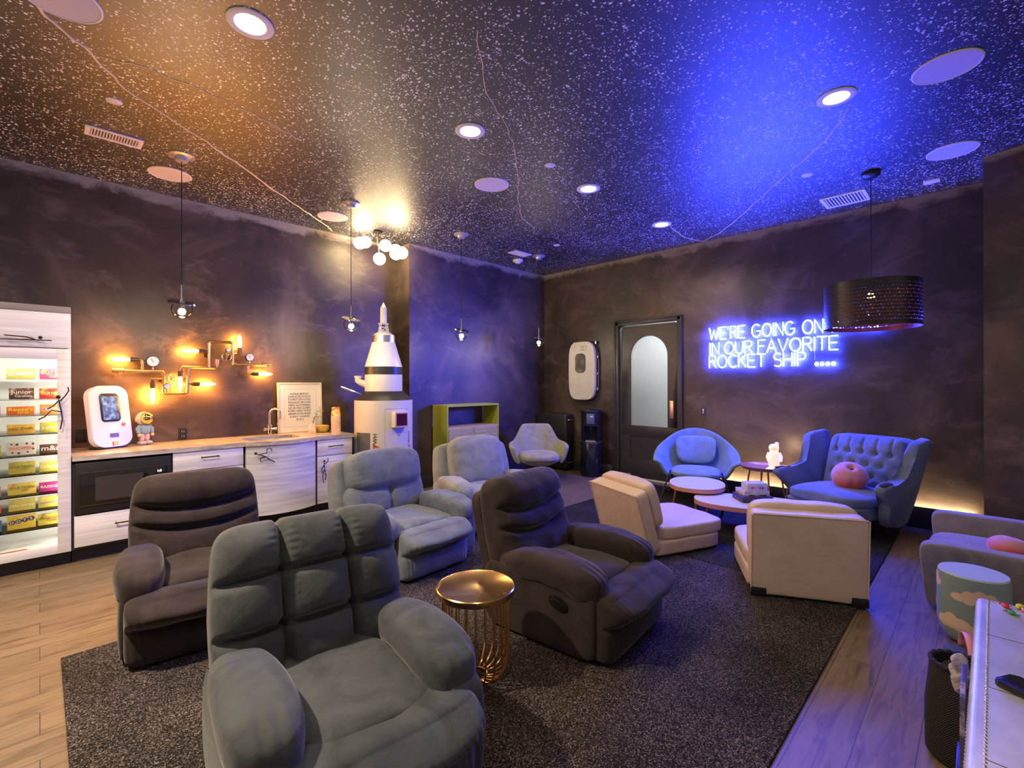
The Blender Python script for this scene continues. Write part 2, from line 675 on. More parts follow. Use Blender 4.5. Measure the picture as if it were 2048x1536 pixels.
def grid(bm, fn, nu, nv, closed_u=False, mi=0):
    rows = [[bm.verts.new(fn(i / nu, j / nv)) for i in range(nu if closed_u else nu + 1)] for j in range(nv + 1)]
    for j in range(nv):
        for i in range(nu):
            k = (i + 1) % nu if closed_u else i + 1
            f = bm.faces.new((rows[j][i], rows[j][k], rows[j + 1][k], rows[j + 1][i]))
            f.material_index = mi


def thick(o, t, offset=0.0, sub=0):
    md = o.modifiers.new('thickness', 'SOLIDIFY')
    md.thickness = t
    md.offset = offset
    if sub:
        ms = o.modifiers.new('smooth', 'SUBSURF')
        ms.levels = sub
        ms.render_levels = sub
    return o


def frame_matrix(origin, xdir, ydir):
    x = Vector(xdir).normalized()
    y = Vector(ydir).normalized()
    z = x.cross(y)
    M = Matrix((x, y, z)).transposed().to_4x4()
    M.translation = Vector(origin)
    return M


def lettering(name, s, cap, m, parent, origin, xdir, ydir, depth=0.0006, align='CENTER', squeeze=1.0, shear=0.0, space=1.0):
    """words as thin raised letters; cap = height of a capital in metres; origin = middle of the line at the baseline"""
    cu = bpy.data.curves.new(name, 'FONT')
    cu.body = s
    cu.size = cap / 0.69
    cu.align_x = align
    cu.extrude = depth
    cu.shear = shear
    cu.space_character = space
    cu.resolution_u = 3
    tmp = bpy.data.objects.new(name, cu)
    COL.objects.link(tmp)
    bpy.context.view_layer.update()
    me = bpy.data.meshes.new_from_object(tmp.evaluated_get(bpy.context.evaluated_depsgraph_get()))
    COL.objects.unlink(tmp)
    bpy.data.objects.remove(tmp)
    bpy.data.curves.remove(cu)
    me.materials.clear()
    me.materials.append(m)
    me.transform(frame_matrix(origin, xdir, ydir) @ Matrix.Diagonal((squeeze, 1, 1, 1)))
    me.name = name
    o = bpy.data.objects.new(name, me)
    COL.objects.link(o)
    o.parent = parent
    return o


def copy_tree(o, parent=None):
    c = o.copy()
    COL.objects.link(c)
    if parent is not None:
        c.parent = parent
    for ch in list(o.children):
        copy_tree(ch, c)
    return c


# ------------------------------------------------------------------ the room
WL, WB, WR = 5.95, 5.65, 6.49        # left wall, back bump and right wall planes
bm = B(); b2(bm, (-3.2, -2.6, -0.1), (9.3, 6.2, 0.0)); struct('floor', bm, M_FLOOR)
bm = B(); b2(bm, (-3.2, -2.6, CEIL), (6.7, 6.2, CEIL + 0.15)); struct('ceiling', bm, M_CEIL)
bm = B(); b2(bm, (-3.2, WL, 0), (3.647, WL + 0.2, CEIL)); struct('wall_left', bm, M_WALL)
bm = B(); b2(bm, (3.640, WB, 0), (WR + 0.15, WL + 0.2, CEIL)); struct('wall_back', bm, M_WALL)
# right wall with the door opening Y 3.09..4.10, Z 0..2.40
DY0, DY1, DZ = 3.10, 4.085, 2.40
bm = B()
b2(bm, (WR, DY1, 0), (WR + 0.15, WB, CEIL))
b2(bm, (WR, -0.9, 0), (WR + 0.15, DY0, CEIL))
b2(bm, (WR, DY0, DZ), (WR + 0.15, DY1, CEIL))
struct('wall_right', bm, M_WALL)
# canted wall that closes the room on the right
bm = B()
prism(bm, [(5.769, -0.005), (5.07, -2.43), (5.27, -2.49), (6.64, -0.2), (6.64, -0.01)], 0, CEIL)
struct('wall_front', bm, M_WALL)

# plinth with a lit ledge along the right wall, and plain baseboards
bm = B(); b2(bm, (6.36, 0.02, 0), (6.385, 3.0, 0.214), 0.005); b2(bm, (6.38, 0.02, 0), (WR, 3.0, 0.165)); struct('baseboard_right', bm, M_BLACKW)
bm = B()
b2(bm, (WR - 0.025, 4.19, 0), (WR, WB, 0.17), 0.004)
struct('baseboard_corner', bm, M_BLACKW)
bm = B(); b2(bm, (3.64, WB - 0.025, 0), (WR - 0.03, WB, 0.17), 0.004); struct('baseboard_back', bm, M_BLACKW)

# warm strip of light lying in the ledge
M_LED = mat('warm_led', (1, 0.8, 0.5), 0.5, emit=(1.0, 0.72, 0.36), es=170.0)
bm = B(); b2(bm, (6.392, 0.05, 0.167), (6.406, 2.95, 0.174))
tag(O('light_strip', bm, M_LED), 'warm glowing light strip lying on the black ledge along the right wall', 'light strip')

# ------------------------------------------------------------------ the door
bm = B()
for lo, hi in (((WR - 0.03, DY1 - 0.01, 0), (WR + 0.15, DY1 + 0.06, DZ + 0.055)), ((WR - 0.03, DY0 - 0.06, 0), (WR + 0.15, DY0 + 0.01, DZ + 0.055)),
               ((WR - 0.03, DY0 - 0.06, DZ - 0.01), (WR + 0.15, DY1 + 0.06, DZ + 0.055))):
    b2(bm, lo, hi, 0.008)
for lo, hi in (((WR - 0.042, DY1 + 0.04, 0), (WR - 0.02, DY1 + 0.068, DZ + 0.065)), ((WR - 0.042, DY0 - 0.068, 0), (WR - 0.02, DY0 - 0.04, DZ + 0.065)),
               ((WR - 0.042, DY0 - 0.068, DZ + 0.04), (WR - 0.02, DY1 + 0.068, DZ + 0.065))):
    b2(bm, lo, hi, 0.006)
struct('trim_1', bm, M_BLACKW)
door = bpy.data.objects.new('door_1', None); COL.objects.link(door); door['kind'] = 'structure'
door.location = (WR + 0.05, 3.59, 0)
LW, LH, GZ0, GZ1, GW = 0.465, 2.372, 0.83, 2.203, 0.31     # half leaf, top, glass bottom and top, half glass
bm = B()
zc = GZ1 - GW
pts = [(-GW, GZ0)] + [(-GW * math.cos(math.radians(a)), zc + GW * math.sin(math.radians(a))) for a in range(0, 181, 6)] + [(GW, GZ0)]
# leaf face around the arched opening, as a strip from the arch to the outer frame
outer = []
for (y, z) in pts:
    if z <= GZ0 + 1e-6:
        outer.append((math.copysign(LW, y), GZ0))
    else:
        a = math.atan2(z - zc, y)
        k = min(LW / max(1e-6, abs(math.cos(a))), (LH - zc) / max(1e-6, math.sin(a))) if z > zc else LW / max(1e-6, abs(math.cos(a)))
        outer.append((k * math.cos(a), zc + k * math.sin(a)))
for x0 in (-0.022, 0.022):
    for i in range(len(pts) - 1):
        quad(bm, [(x0, pts[i][0], pts[i][1]), (x0, pts[i + 1][0], pts[i + 1][1]), (x0, outer[i + 1][0], outer[i + 1][1]), (x0, outer[i][0], outer[i][1])])
for i in range(len(pts) - 1):
    quad(bm, [(-0.022, *pts[i]), (0.022, *pts[i]), (0.022, *pts[i + 1]), (-0.022, *pts[i + 1])])
b2(bm, (-0.022, -LW, 0.03), (0.022, LW, 0.32), 0.002)
b2(bm, (-0.022, -LW, 0.67), (0.022, LW, GZ0), 0.002)
b2(bm, (-0.022, -LW, 0.32), (0.022, -GW, 0.67))
b2(bm, (-0.022, GW, 0.32), (0.022, LW, 0.67))
b2(bm, (-0.008, -GW, 0.32), (0.008, GW, 0.67))
for y in (-LW, LW):
    quad(bm, [(-0.022, y, GZ0), (0.022, y, GZ0), (0.022, y, LH), (-0.022, y, LH)])
bmesh.ops.remove_doubles(bm, verts=bm.verts[:], dist=1e-5)
O('door_leaf', bm, M_BLACKW, door)
mg, nt, b = new_mat('reeded_frosted_glass')
tc = nd(nt, 'ShaderNodeTexCoord')
wv = nd(nt, 'ShaderNodeTexWave', Scale=14.0, Distortion=0.0)
wv.bands_direction = 'Y'
lk(nt, tc, 'Object', wv, 'Vector')
bp = nd(nt, 'ShaderNodeBump', Strength=0.6, Distance=0.004)
lk(nt, wv, 'Fac', bp, 'Height')
lk(nt, bp, 'Normal', b, 'Normal')
b.inputs['Base Color'].default_value = (0.92, 0.95, 0.97, 1)
b.inputs['Roughness'].default_value = 0.32
b.inputs['Transmission Weight'].default_value = 0.9
bm = B()
prism(bm, pts, -0.005, 0.005, frame_matrix((0, 0, 0), (0, 1, 0), (0, 0, 1)))
O('arched_glass', bm, mg, door)
bm = B(); b2(bm, (-0.03, -0.405, 0.965), (-0.021, -0.345, 1.225), 0.004)
tag(O('push_plate', bm, mat('copper_plate', (0.75, 0.42, 0.28), 0.35, 0.9, var=((0.9, 0.6, 0.42), 20, 3, 0.3, 0.7, (1, 1, 1))), door), 'copper push plate')
bm = B(); b2(bm, (-0.03, 0.30, 0.04), (-0.021, 0.44, 0.075), 0.003)
tag(O('floor_hinge', bm, M_STEEL, door), 'small steel hinge plate')
# hall beyond the glass
M_HALL = mat('pale_hall_paint', (0.62, 0.66, 0.68), 0.6)
bm = B(); b2(bm, (8.6, 1.2, 0), (8.7, 6.1, 2.9)); struct('wall_hall', bm, M_HALL)
bm = B(); b2(bm, (8.45, 4.70, 0.45), (8.6, 5.5, 1.5)); struct('trim_2', bm, mat('dull_green_paint', (0.16, 0.22, 0.20), 0.6))
bm = B(); b2(bm, (6.66, 1.2, 2.9), (8.7, 6.1, 3.0)); struct('ceiling_hall', bm, M_WHITE)
lamp('AREA', 'hall_lamp', (7.6, 3.3, 2.85), 95, (0.92, 0.97, 1.0), (1.6, 3.0), (7.6, 3.3, 0))

# ------------------------------------------------------------------ ceiling fittings
M_TRIM = mat('white_ceiling_trim', (0.78, 0.74, 0.78), 0.5)
M_SPK = mat('speaker_grille', (0.62, 0.58, 0.64), 0.7, bump=(600, 0.3, 0.002, (1, 1, 1)))
M_LENS = mat('downlight_lens', (1, 1, 1), 0.5, emit=(1.0, 0.86, 0.66), es=14.0)
DL_LABELS = ['round recessed downlight in the orange glow above the counter end', 'round recessed downlight second from the counter end of its row',
             'round recessed downlight third in the row, nearer the door', 'round recessed downlight last in its row, nearest the door wall',
             'round recessed downlight alone in the blue glow of the ceiling']
for (x, y), lb in zip(DOWN, DL_LABELS):
    t = T('downlight', lb, 'ceiling light', (x, y, CEIL), 0, 'recessed downlights')
    bm = B(); lathe(bm, [(0.115, 0.0), (0.115, -0.006), (0.10, -0.012), (0.078, -0.008), (0.072, 0.0)], 36)
    O('trim_ring', bm, M_TRIM, t)
    bm = B(); lathe(bm, [(0.0, -0.004), (0.074, -0.003)], 36)
    O('lens', bm, M_LENS, t)
SPK = [(0.075, 3.28, 'large round ceiling speaker cut by the top left corner of the photo'), (0.86, 5.33, 'round flush ceiling speaker beside the pendant nearest the pantry'),
       (2.42, 5.36, 'round flush ceiling speaker beside the pendant nearest the rocket'), (3.132, 3.40, 'round flush ceiling speaker in the middle of the dark ceiling'),
       (3.952, 0.156, 'larger looking round ceiling speaker by the right edge of the blue ceiling'), (5.42, 0.18, 'round ceiling speaker near the canted wall, above the drum lamp')]
for x, y, lb in SPK:
    t = T('ceiling_speaker', lb, 'speaker', (x, y, CEIL), 0, 'round ceiling speakers')
    bm = B(); lathe(bm, [(0.168, 0), (0.168, -0.006), (0.160, -0.009), (0.158, -0.006)], 44); O('rim', bm, M_TRIM, t)
    bm = B(); lathe(bm, [(0.158, -0.006), (0.0, -0.007)], 44); O('grille', bm, M_SPK, t)
for x, y, lb in [(0.366, 4.218, 'small white ceiling disc next to the long air vent'), (3.22, 2.729, 'small white ceiling disc between two downlights'),
                 (5.086, 1.164, 'small white ceiling disc in the blue ceiling near the square vent'), (5.161, 4.257, 'small white ceiling disc near the far corner')]:
    bm = B(); lathe(bm, [(0.0, -0.008), (0.038, -0.008), (0.046, -0.004), (0.046, 0.0)], 24)
    o = O('sprinkler_cover', bm, M_TRIM, loc=(x, y, CEIL)); tag(o, lb, 'sprinkler cover', 'small ceiling discs')


def vent(lb, x0, x1, y0, y1, n, along='x'):
    t = T('air_vent', lb, 'vent', ((x0 + x1) / 2, (y0 + y1) / 2, CEIL), 0)
    w, h = (x1 - x0) / 2, (y1 - y0) / 2
    e = 0.032
    bm = B()
    for lo, hi in (((-w, -h, -0.012), (w, -h + e, 0)), ((-w, h - e, -0.012), (w, h, 0)), ((-w, -h + e, -0.012), (-w + e, h - e, 0)), ((w - e, -h + e, -0.012), (w, h - e, 0))):
        b2(bm, lo, hi, 0.003)
    O('frame', bm, M_TRIM, t)
    bm = B(); quad(bm, [(-w + e, -h + e, -0.001), (w - e, -h + e, -0.001), (w - e, h - e, -0.001), (-w + e, h - e, -0.001)])
    O('dark_duct', bm, mat('duct_shadow', (0.10, 0.09, 0.12), 0.7), t)
    bm = B()
    for i in range(n):
        f = (i + 0.5) / n
        if along == 'x':
            c = -w + e + f * 2 * (w - e)
            box(bm, (c, 0, -0.007), (2 * (w - e) / n * 0.55, 2 * (h - e), 0.003), (0, 0.45, 0))
        else:
            c = -h + e + f * 2 * (h - e)
            box(bm, (0, c, -0.007), (2 * (w - e), 2 * (h - e) / n * 0.55, 0.003), (0.45, 0, 0))
    O('slats', bm, M_TRIM, t)


vent('long slotted white vent in the orange ceiling above the counter', 0.245, 0.595, 4.73, 4.915, 16)
vent('square louvred white vent in the blue ceiling near the door wall', 5.85, 6.22, 0.835, 1.23, 12, 'y')
vent('square white vent high in the far corner of the room', 4.94, 5.275, 4.83, 5.01, 8)
bm = B(); lathe(bm, [(0.0, -0.055), (0.035, -0.055), (0.05, -0.035), (0.075, -0.03), (0.08, 0.0)], 30)
tag(O('smoke_detector', bm, M_TRIM, loc=(5.359, 5.208, CEIL)), 'small white smoke detector under the far corner vent', 'smoke detector')
bm = B(); box(bm, (0, 0, -0.006), (0.10, 0.12, 0.012), None, 0.003)
tag(O('cover_plate', bm, M_TRIM, loc=(6.095, 0.349, CEIL)), 'small white rectangular plate on the ceiling near the canted wall', 'cover plate')

# golden crack lines drawn over the ceiling
M_CRACK = mat('pale_gold_line', (0.85, 0.66, 0.36), 0.5)
CR = {'a': ([(-0.03, 3.405), (0.083, 3.553), (0.225, 3.716), (0.402, 3.995), (0.88, 4.356), (1.264, 4.671), (1.716, 5.078), (2.198, 5.464), (2.50, 5.72), (2.648, 5.874)], 0.007),
      'b': ([(0.224, 3.715), (0.40, 3.64), (0.667, 3.637), (0.934, 3.678), (1.178, 3.741), (1.473, 3.853)], 0.0042),
      'c': ([(1.705, 1.963), (2.112, 2.347), (2.517, 2.555), (2.805, 2.759), (3.248, 3.141), (3.596, 3.493), (4.007, 3.836), (4.40, 3.98), (4.569, 4.148)], 0.003),
      'd': ([(4.038, 0.675), (4.189, 0.73), (4.518, 0.941), (5.028, 1.376), (5.707, 1.924), (6.239, 2.411), (6.467, 2.735), (6.12, 2.825), (5.599, 2.766), (5.38, 2.69)], 0.004)}
for i, (k, (pts, r)) in enumerate(sorted(CR.items())):
    fine = []
    for a, c in zip(pts[:-1], pts[1:]):
        for s in range(6):
            f = s / 6
            j = (0.012 if 0 < s else 0.0)
            fine.append((a[0] + (c[0] - a[0]) * f + random.uniform(-j, j), a[1] + (c[1] - a[1]) * f + random.uniform(-j, j), CEIL - 0.001))
    fine.append((*pts[-1], CEIL - 0.001))
    bm = B(); tube(bm, fine, [r * random.uniform(0.7, 1.25) for _ in fine], 6)
    struct('trim_%d' % (i + 3), bm, M_CRACK)

# ------------------------------------------------------------------ glass orb pendants over the counter line
M_BULB = mat('pendant_bulb_glow', (1, 1, 1), 0.4, emit=(1.0, 0.84, 0.56), es=60.0)
M_CAN = mat('brushed_canopy', (0.72, 0.68, 0.66), 0.3, 0.7)
M_CORD = mat('black_cord', (0.01, 0.01, 0.01), 0.5)
PEND = [(0.86, 'glass orb pendant on black cord nearest the candy pantry'), (2.382, 'glass orb pendant on black cord just left of the rocket'),
        (3.904, 'glass orb pendant hanging in front of the blue wall'), (5.424, 'glass orb pendant hanging nearest the far corner')]
for x, lb in PEND:
    t = T('pendant_lamp', lb, 'pendant lamp', (x, 4.83, 2.13), 0, 'glass orb pendants')
    h = CEIL - 2.13
    bm = B(); lathe(bm, [(0.095, h), (0.095, h - 0.008), (0.05, h - 0.018), (0.045, h - 0.05), (0.0, h - 0.052)], 32); O('canopy', bm, M_CAN, t)
    bm = B(); cyl(bm, (0, 0, 0.20), (0, 0, h - 0.05), 0.0035, n=8); O('cord', bm, M_CORD, t)
    bm = B(); cyl(bm, (0, 0, 0.07), (0, 0, 0.205), 0.008, n=12); cyl(bm, (0, 0, 0.05), (0, 0, 0.08), 0.018, n=16); O('stem', bm, M_CHROME, t)
    bm = B(); lathe(bm, [(0.105, 0.052), (0.10, 0.062), (0.04, 0.068), (0.0, 0.07)], 32)
    bmesh.ops.rotate(bm, verts=bm.verts[:], cent=(0, 0, 0.06), matrix=Matrix.Rotation(0.35, 3, 'X')); O('tilted_disc', bm, M_CHROME, t)
    bm = B(); lathe(bm, [(0.075 * math.sin(a * PI / 16), 0.0 - 0.075 * math.cos(a * PI / 16)) for a in range(0, 15)], 28); thick(O('glass_orb', bm, M_GLASS, t), 0.003)
    bm = B(); lathe(bm, [(0.028 * math.sin(a * PI / 10), -0.022 - 0.028 * math.cos(a * PI / 10)) for a in range(0, 11)], 20); O('bulb', bm, M_BULB, t)
    lamp('POINT', 'pendant_light', (x, 4.83, 2.13 - 0.10), 22 if x < 3 else 11, (1.0, 0.80, 0.55), 0.03)

# ------------------------------------------------------------------ globe chandelier by the rocket corner
M_GLOBE = mat('opal_globe', (1, 1, 1), 0.3, emit=(1.0, 0.72, 0.36), es=48.0)
M_GLOBE2 = mat('smoked_blue_globe', (0.75, 0.86, 1.0), 0.12, emit=(0.75, 0.88, 1.0), es=2.0)
t = T('chandelier', 'small branching chandelier of glowing globes near the ceiling above the rocket', 'chandelier', (3.06, 5.47, 3.25))
bm = B(); lathe(bm, [(0.0, CEIL - 3.25 - 0.02), (0.06, CEIL - 3.25 - 0.02), (0.06, CEIL - 3.25)], 24); O('canopy', bm, M_BLACK, t)
bm = B(); cyl(bm, (0, 0, 0.0), (0, 0, CEIL - 3.27), 0.008, n=10)
GL = [(-0.17, 0.15, 0.03), (-0.11, 0.12, 0.05), (0.05, -0.10, -0.01), (0.0, -0.04, -0.175), (0.16, -0.16, -0.06), (0.22, -0.21, -0.09), (0.15, -0.18, -0.11)]
for g in GL:
    tube(bm, [(0, 0, 0.02), (g[0] * 0.5, g[1] * 0.5, 0.02), g], 0.006, 8)
O('arms', bm, M_BRASS, t)
for i, g in enumerate(GL):
    bm = B(); lathe(bm, [(0.075 * math.sin(a * PI / 14), 0.075 * math.cos(a * PI / 14)) for a in range(15)], 28)
    O('globe', bm, M_GLOBE2 if i == 2 else M_GLOBE, t, loc=g)

# ------------------------------------------------------------------ perforated drum lamp
t = T('drum_pendant', 'large black perforated drum pendant lamp hanging before the neon sign', 'pendant lamp', (5.443, 0.733, 1.995))
m2, nt, b = new_mat('perforated_black_and_rose_metal')
gm = nd(nt, 'ShaderNodeNewGeometry')
nt.links.new(mixc(nt, gm.outputs['Backfacing'], (0.02, 0.018, 0.022), (0.30, 0.07, 0.15)), b.inputs['Base Color'])
b.inputs['Roughness'].default_value = 0.35
b.inputs['Metallic'].default_value = 0.4
bm = B()
R_, H_, NC, NR = 0.365, 0.405, 96, 13
for j in range(NR):
    for i in range(NC):
        off = 0.5 if j % 2 else 0.0
        u0, u1 = (i + off) / NC, (i + 1 + off) / NC
        z0, z1 = H_ * j / NR, H_ * (j + 1) / NR
        us = [u0 + (u1 - u0) * f for f in (0, 0.2, 0.5, 0.8, 1)]
        zs = [z0 + (z1 - z0) * f for f in (0, 0.30, 0.48, 0.70, 1)]
        P_ = lambda a, c: (R_ * math.cos(2 * PI * a), R_ * math.sin(2 * PI * a), c)
        solid = j in (0, NR - 1)
        for p in range(4):
            for q in range(4):
                hole = (not solid) and ((q == 1 and p in (1, 2)) or (q == 2 and p in (1, 2) and (i + j) % 3 == 0))
                if not hole:
                    quad(bm, [P_(us[p], zs[q]), P_(us[p + 1], zs[q]), P_(us[p + 1], zs[q + 1]), P_(us[p], zs[q + 1])])
bmesh.ops.remove_doubles(bm, verts=bm.verts[:], dist=1e-5)
o = O('shade', bm, m2, t)
bm = B(); cyl(bm, (0, 0, H_ + 0.02), (0, 0, CEIL - 1.995), 0.004, n=8); O('cord', bm, M_CORD, t)
bm = B(); lathe(bm, [(0.075, CEIL - 1.995), (0.075, CEIL - 1.995 - 0.03), (0.05, CEIL - 1.995 - 0.05), (0, CEIL - 1.995 - 0.052)], 28); O('canopy', bm, M_BLACK, t)
bm = B()
cyl(bm, (0, 0, H_ - 0.06), (0, 0, H_ + 0.04), 0.024, n=16)
for k in range(3):
    a = 2 * PI * k / 3 + 0.4
    tube(bm, [(0.024 * math.cos(a), 0.024 * math.sin(a), H_ + 0.01), (R_ * math.cos(a), R_ * math.sin(a), H_ - 0.012)], 0.004, 6)
O('socket', bm, M_BLACK, t)
bm = B(); lathe(bm, [(0.03 * math.sin(a * PI / 10), H_ - 0.11 - 0.035 * math.cos(a * PI / 10)) for a in range(11)], 18)
O('bulb', bm, mat('amber_bulb', (1, 0.8, 0.5), 0.4, emit=(1.0, 0.55, 0.18), es=12), t)

# ------------------------------------------------------------------ the neon sign
def A_(cx, cy, rx, ry, a0, a1, n=8):
    return [(cx + rx * math.cos(math.radians(a0 + (a1 - a0) * i / n)), cy + ry * math.sin(math.radians(a0 + (a1 - a0) * i / n))) for i in range(n + 1)]


STROKES = {
    'W': (1.15, [[(0, 1), (.29, 0), (.575, .8), (.86, 0), (1.15, 1)]]),
    'E': (.72, [[(.72, 1), (0, 1), (0, 0), (.72, 0)], [(0, .52), (.62, .52)]]),
    'R': (.74, [[(0, 0), (0, 1), (.42, 1)] + A_(.42, .76, .30, .24, 90, -90) + [(0, .52)], [(.36, .52), (.74, 0)]]),
    "'": (.12, [[(.06, 1), (.04, .78)]]),
    'G': (.95, [A_(.48, .5, .48, .5, 50, 310, 14) + [(.92, .22), (.95, .46), (.55, .46)]]),
    'O': (.96, [A_(.48, .5, .48, .5, 90, 450, 20)]),
    'I': (.08, [[(.04, 0), (.04, 1)]]),
    'N': (.76, [[(0, 0), (0, 1), (.76, 0), (.76, 1)]]),
    'U': (.76, [[(0, 1), (0, .38)] + A_(.38, .38, .38, .38, 180, 360, 10) + [(.76, 1)]]),
    'F': (.66, [[(.66, 1), (0, 1), (0, 0)], [(0, .52), (.56, .52)]]),
    'A': (.88, [[(0, 0), (.44, 1), (.88, 0)], [(.17, .33), (.71, .33)]]),
    'V': (.88, [[(0, 1), (.44, 0), (.88, 1)]]),
    'T': (.80, [[(0, 1), (.80, 1)], [(.40, 1), (.40, 0)]]),
    'C': (.86, [A_(.48, .5, .48, .5, 48, 312, 14)]),
    'K': (.74, [[(0, 0), (0, 1)], [(.72, 1), (0, .42)], [(.24, .60), (.74, 0)]]),
    'S': (.70, [A_(.35, .75, .33, .25, 40, 270, 10) + A_(.35, .25, .35, .25, 90, -140, 10)]),
    'H': (.76, [[(0, 0), (0, 1)], [(.76, 0), (.76, 1)], [(0, .52), (.76, .52)]]),
    'P': (.70, [[(0, 0), (0, 1), (.42, 1)] + A_(.42, .74, .28, .26, 90, -90) + [(0, .48)]]),
    '.': (.26, [A_(.13, .13, .12, .14, 90, 450, 10)]),
}
M_NEON = mat('blue_neon_tube', (0.9, 0.95, 1.0), 0.4, emit=(0.030, 0.052, 1.0), es=400.0)
M_ACR = thin_glass('clear_acrylic', (0.97, 0.98, 1.0), 1.02)
sign = T('neon_sign', "blue neon wall sign reading WE'RE GOING ON A TRIP IN OUR FAVORITE ROCKET SHIP", 'sign', (WR, 2.64, 1.70))
LINES = [("WE'RE GOING ON A TRIP", 2.07, 0.160, 2.635, 0.735), ("IN OUR FAVORITE", 1.868, 0.158, 2.630, 1.17), ("ROCKET SHIP ....", 1.690, 0.163, 2.635, 1.20)]
for text, zb, cap, ya, yb in LINES:
    gap, sp = 0.20, (0.62 if 'TRIP' in text or 'SHIP' in text else 0.42)
    tot, n_ = 0.0, len(text)
    for ch in text:
        tot += (sp if ch == ' ' else STROKES[ch][0] + gap)
    sx_ = (ya - yb) / (tot - gap)
    xcur = 0.0
    for ch in text:
        if ch == ' ':
            xcur += sp
            continue
        w_, sts = STROKES[ch]
        bm = B()
        for st in sts:
            st2 = []
            for (a0, c0), (a1, c1) in zip(st[:-1], st[1:]):
                st2.append((a0, c0))
            st2.append(st[-1])
            P3 = [(-0.048, (ya - (xcur + a) * sx_) - 2.64, zb + c * cap * (1.0 if ch != '.' else 0.8) - 1.70) for a, c in st2]
            closed = (P3[0][1] - P3[-1][1]) ** 2 + (P3[0][2] - P3[-1][2]) ** 2 < 1e-8
            if closed:
                P3 = P3[:-1]
            tube(bm, P3, 0.0058, 8, closed)
        O('letter', bm, M_NEON, sign)
        xcur += w_ + gap
bm = B()
for text, zb, cap, ya, yb in LINES:
    M = frame_matrix((-0.030, (ya + yb) / 2 - 2.64, zb + cap / 2 - 1.70), (0, -1, 0), (0, 0, 1))
    prism(bm, rrect(ya - yb + 0.06, cap + 0.045, 0.05), -0.004, 0.004, M)
bmc = bm
O('acrylic_backing', bm, M_ACR, sign)
for z_, y_ in ((0.50, -0.02), (0.50, -1.0), (0.03, -0.06), (0.03, -0.85), (0.25, -0.5), (0.25, -1.3)):
    bm = B(); cyl(bm, (0.0, y_, z_), (-0.036, y_, z_), 0.009, n=12); O('standoff', bm, M_STEEL, sign)
for w_ in ([(-0.05, -1.24, 0.15), (-0.05, -1.243, 0.1), (-0.05, -1.24, 0.055)], [(-0.05, -0.87, 0.09), (-0.05, -0.98, 0.05), (-0.05, -1.05, 0.02)]):
    bm = B(); tube(bm, w_, 0.002, 6); O('wire', bm, M_WHITE, sign)

# wall switch right of the door
t = T('light_switch', 'small dark light switch plate with white toggle right of the door', 'switch', (WR, 2.737, 1.098))
bm = B(); box(bm, (-0.004, 0, 0), (0.008, 0.075, 0.12), None, 0.003); O('plate', bm, mat('dark_plate', (0.05, 0.045, 0.05), 0.4), t)
bm = B(); box(bm, (-0.010, 0, 0.012), (0.008, 0.014, 0.035), None, 0.002); box(bm, (-0.010, 0, -0.022), (0.006, 0.014, 0.018), None, 0.002); O('toggle', bm, M_WHITE, t)

# ------------------------------------------------------------------ candy pantry
FY = 5.30                                        # plane of the cabinet fronts
M_INT = mat('white_cabinet_inside', (0.86, 0.86, 0.84), 0.5)
M_TOE = mat('black_toe_kick', (0.02, 0.018, 0.022), 0.45)
PX0, PX1 = -0.76, 0.184


def figure_handle(name, parent, pts_list, head, hr, r=0.0045):
    """bronze pull shaped like a little stretched figure"""
    bm = B()
    for pts in pts_list:
        tube(bm, pts, r, 7)
    blob(bm, head, (hr, hr, hr), 2.0, 6)
    return O(name, bm, M_BRONZE, parent)


pan = T('pantry_cabinet', 'tall pale pantry cabinet with a lit glass door full of candy boxes', 'cabinet', (-0.288, FY, 0))
ox = -0.288
bm = B()
for lo, hi in (((PX0, 0.02, 0.12), (PX0 + 0.02, 0.62, 2.12)), ((PX1 - 0.02, 0.02, 0.12), (PX1, 0.62, 2.12)), ((PX0, 0.02, 0.12), (PX1, 0.62, 0.145)),
               ((PX0, 0.02, 2.06), (PX1, 0.62, 2.085)), ((PX0 + 0.02, 0.60, 0.145), (PX1 - 0.02, 0.62, 2.06)), ((PX0 + 0.02, 0.03, 1.74), (PX1 - 0.02, 0.60, 1.76))):
    b2(bm, (lo[0] - ox, lo[1], lo[2]), (hi[0] - ox, hi[1], hi[2]))
O('carcass', bm, M_INT, pan)
bm = B(); b2(bm, (PX0 - ox, -0.005, 2.073), (PX1 - ox, 0.6, 2.124), 0.003); O('crown_strip', bm, mat('grey_frieze', (0.25, 0.22, 0.22), 0.5), pan)
bm = B(); b2(bm, (PX0 - ox, 0.10, 0.0), (PX1 - ox, 0.58, 0.12)); O('toe_kick', bm, M_TOE, pan)
flap = O('flap_door', (lambda q: (b2(q, (PX0 - ox, 0, 1.786), (PX1 - ox, 0.02, 2.07), 0.003), q)[1])(B()), M_LAM, pan)
figure_handle('figure_handle', flap, [[(-0.20, -0.03, 1.855), (-0.05, -0.035, 1.842), (0.06, -0.03, 1.838), (0.21, -0.03, 1.842), (0.36, -0.03, 1.842)], [(0.10, -0.03, 1.87), (0.22, -0.035, 1.862), (0.265, -0.03, 1.845)],
                                      [(0.06, -0.03, 1.838), (0.06, 0.0, 1.838)], [(0.28, -0.03, 1.842), (0.28, 0.0, 1.842)], [(-0.12, -0.03, 1.85), (-0.12, 0, 1.85)]], (0.295, -0.032, 1.862), 0.013)
bm = B()
DZ0, DZ1 = 0.122, 1.780
gx0, gx1, gz0, gz1 = PX0 + 0.08, 0.104, 0.192, 1.695
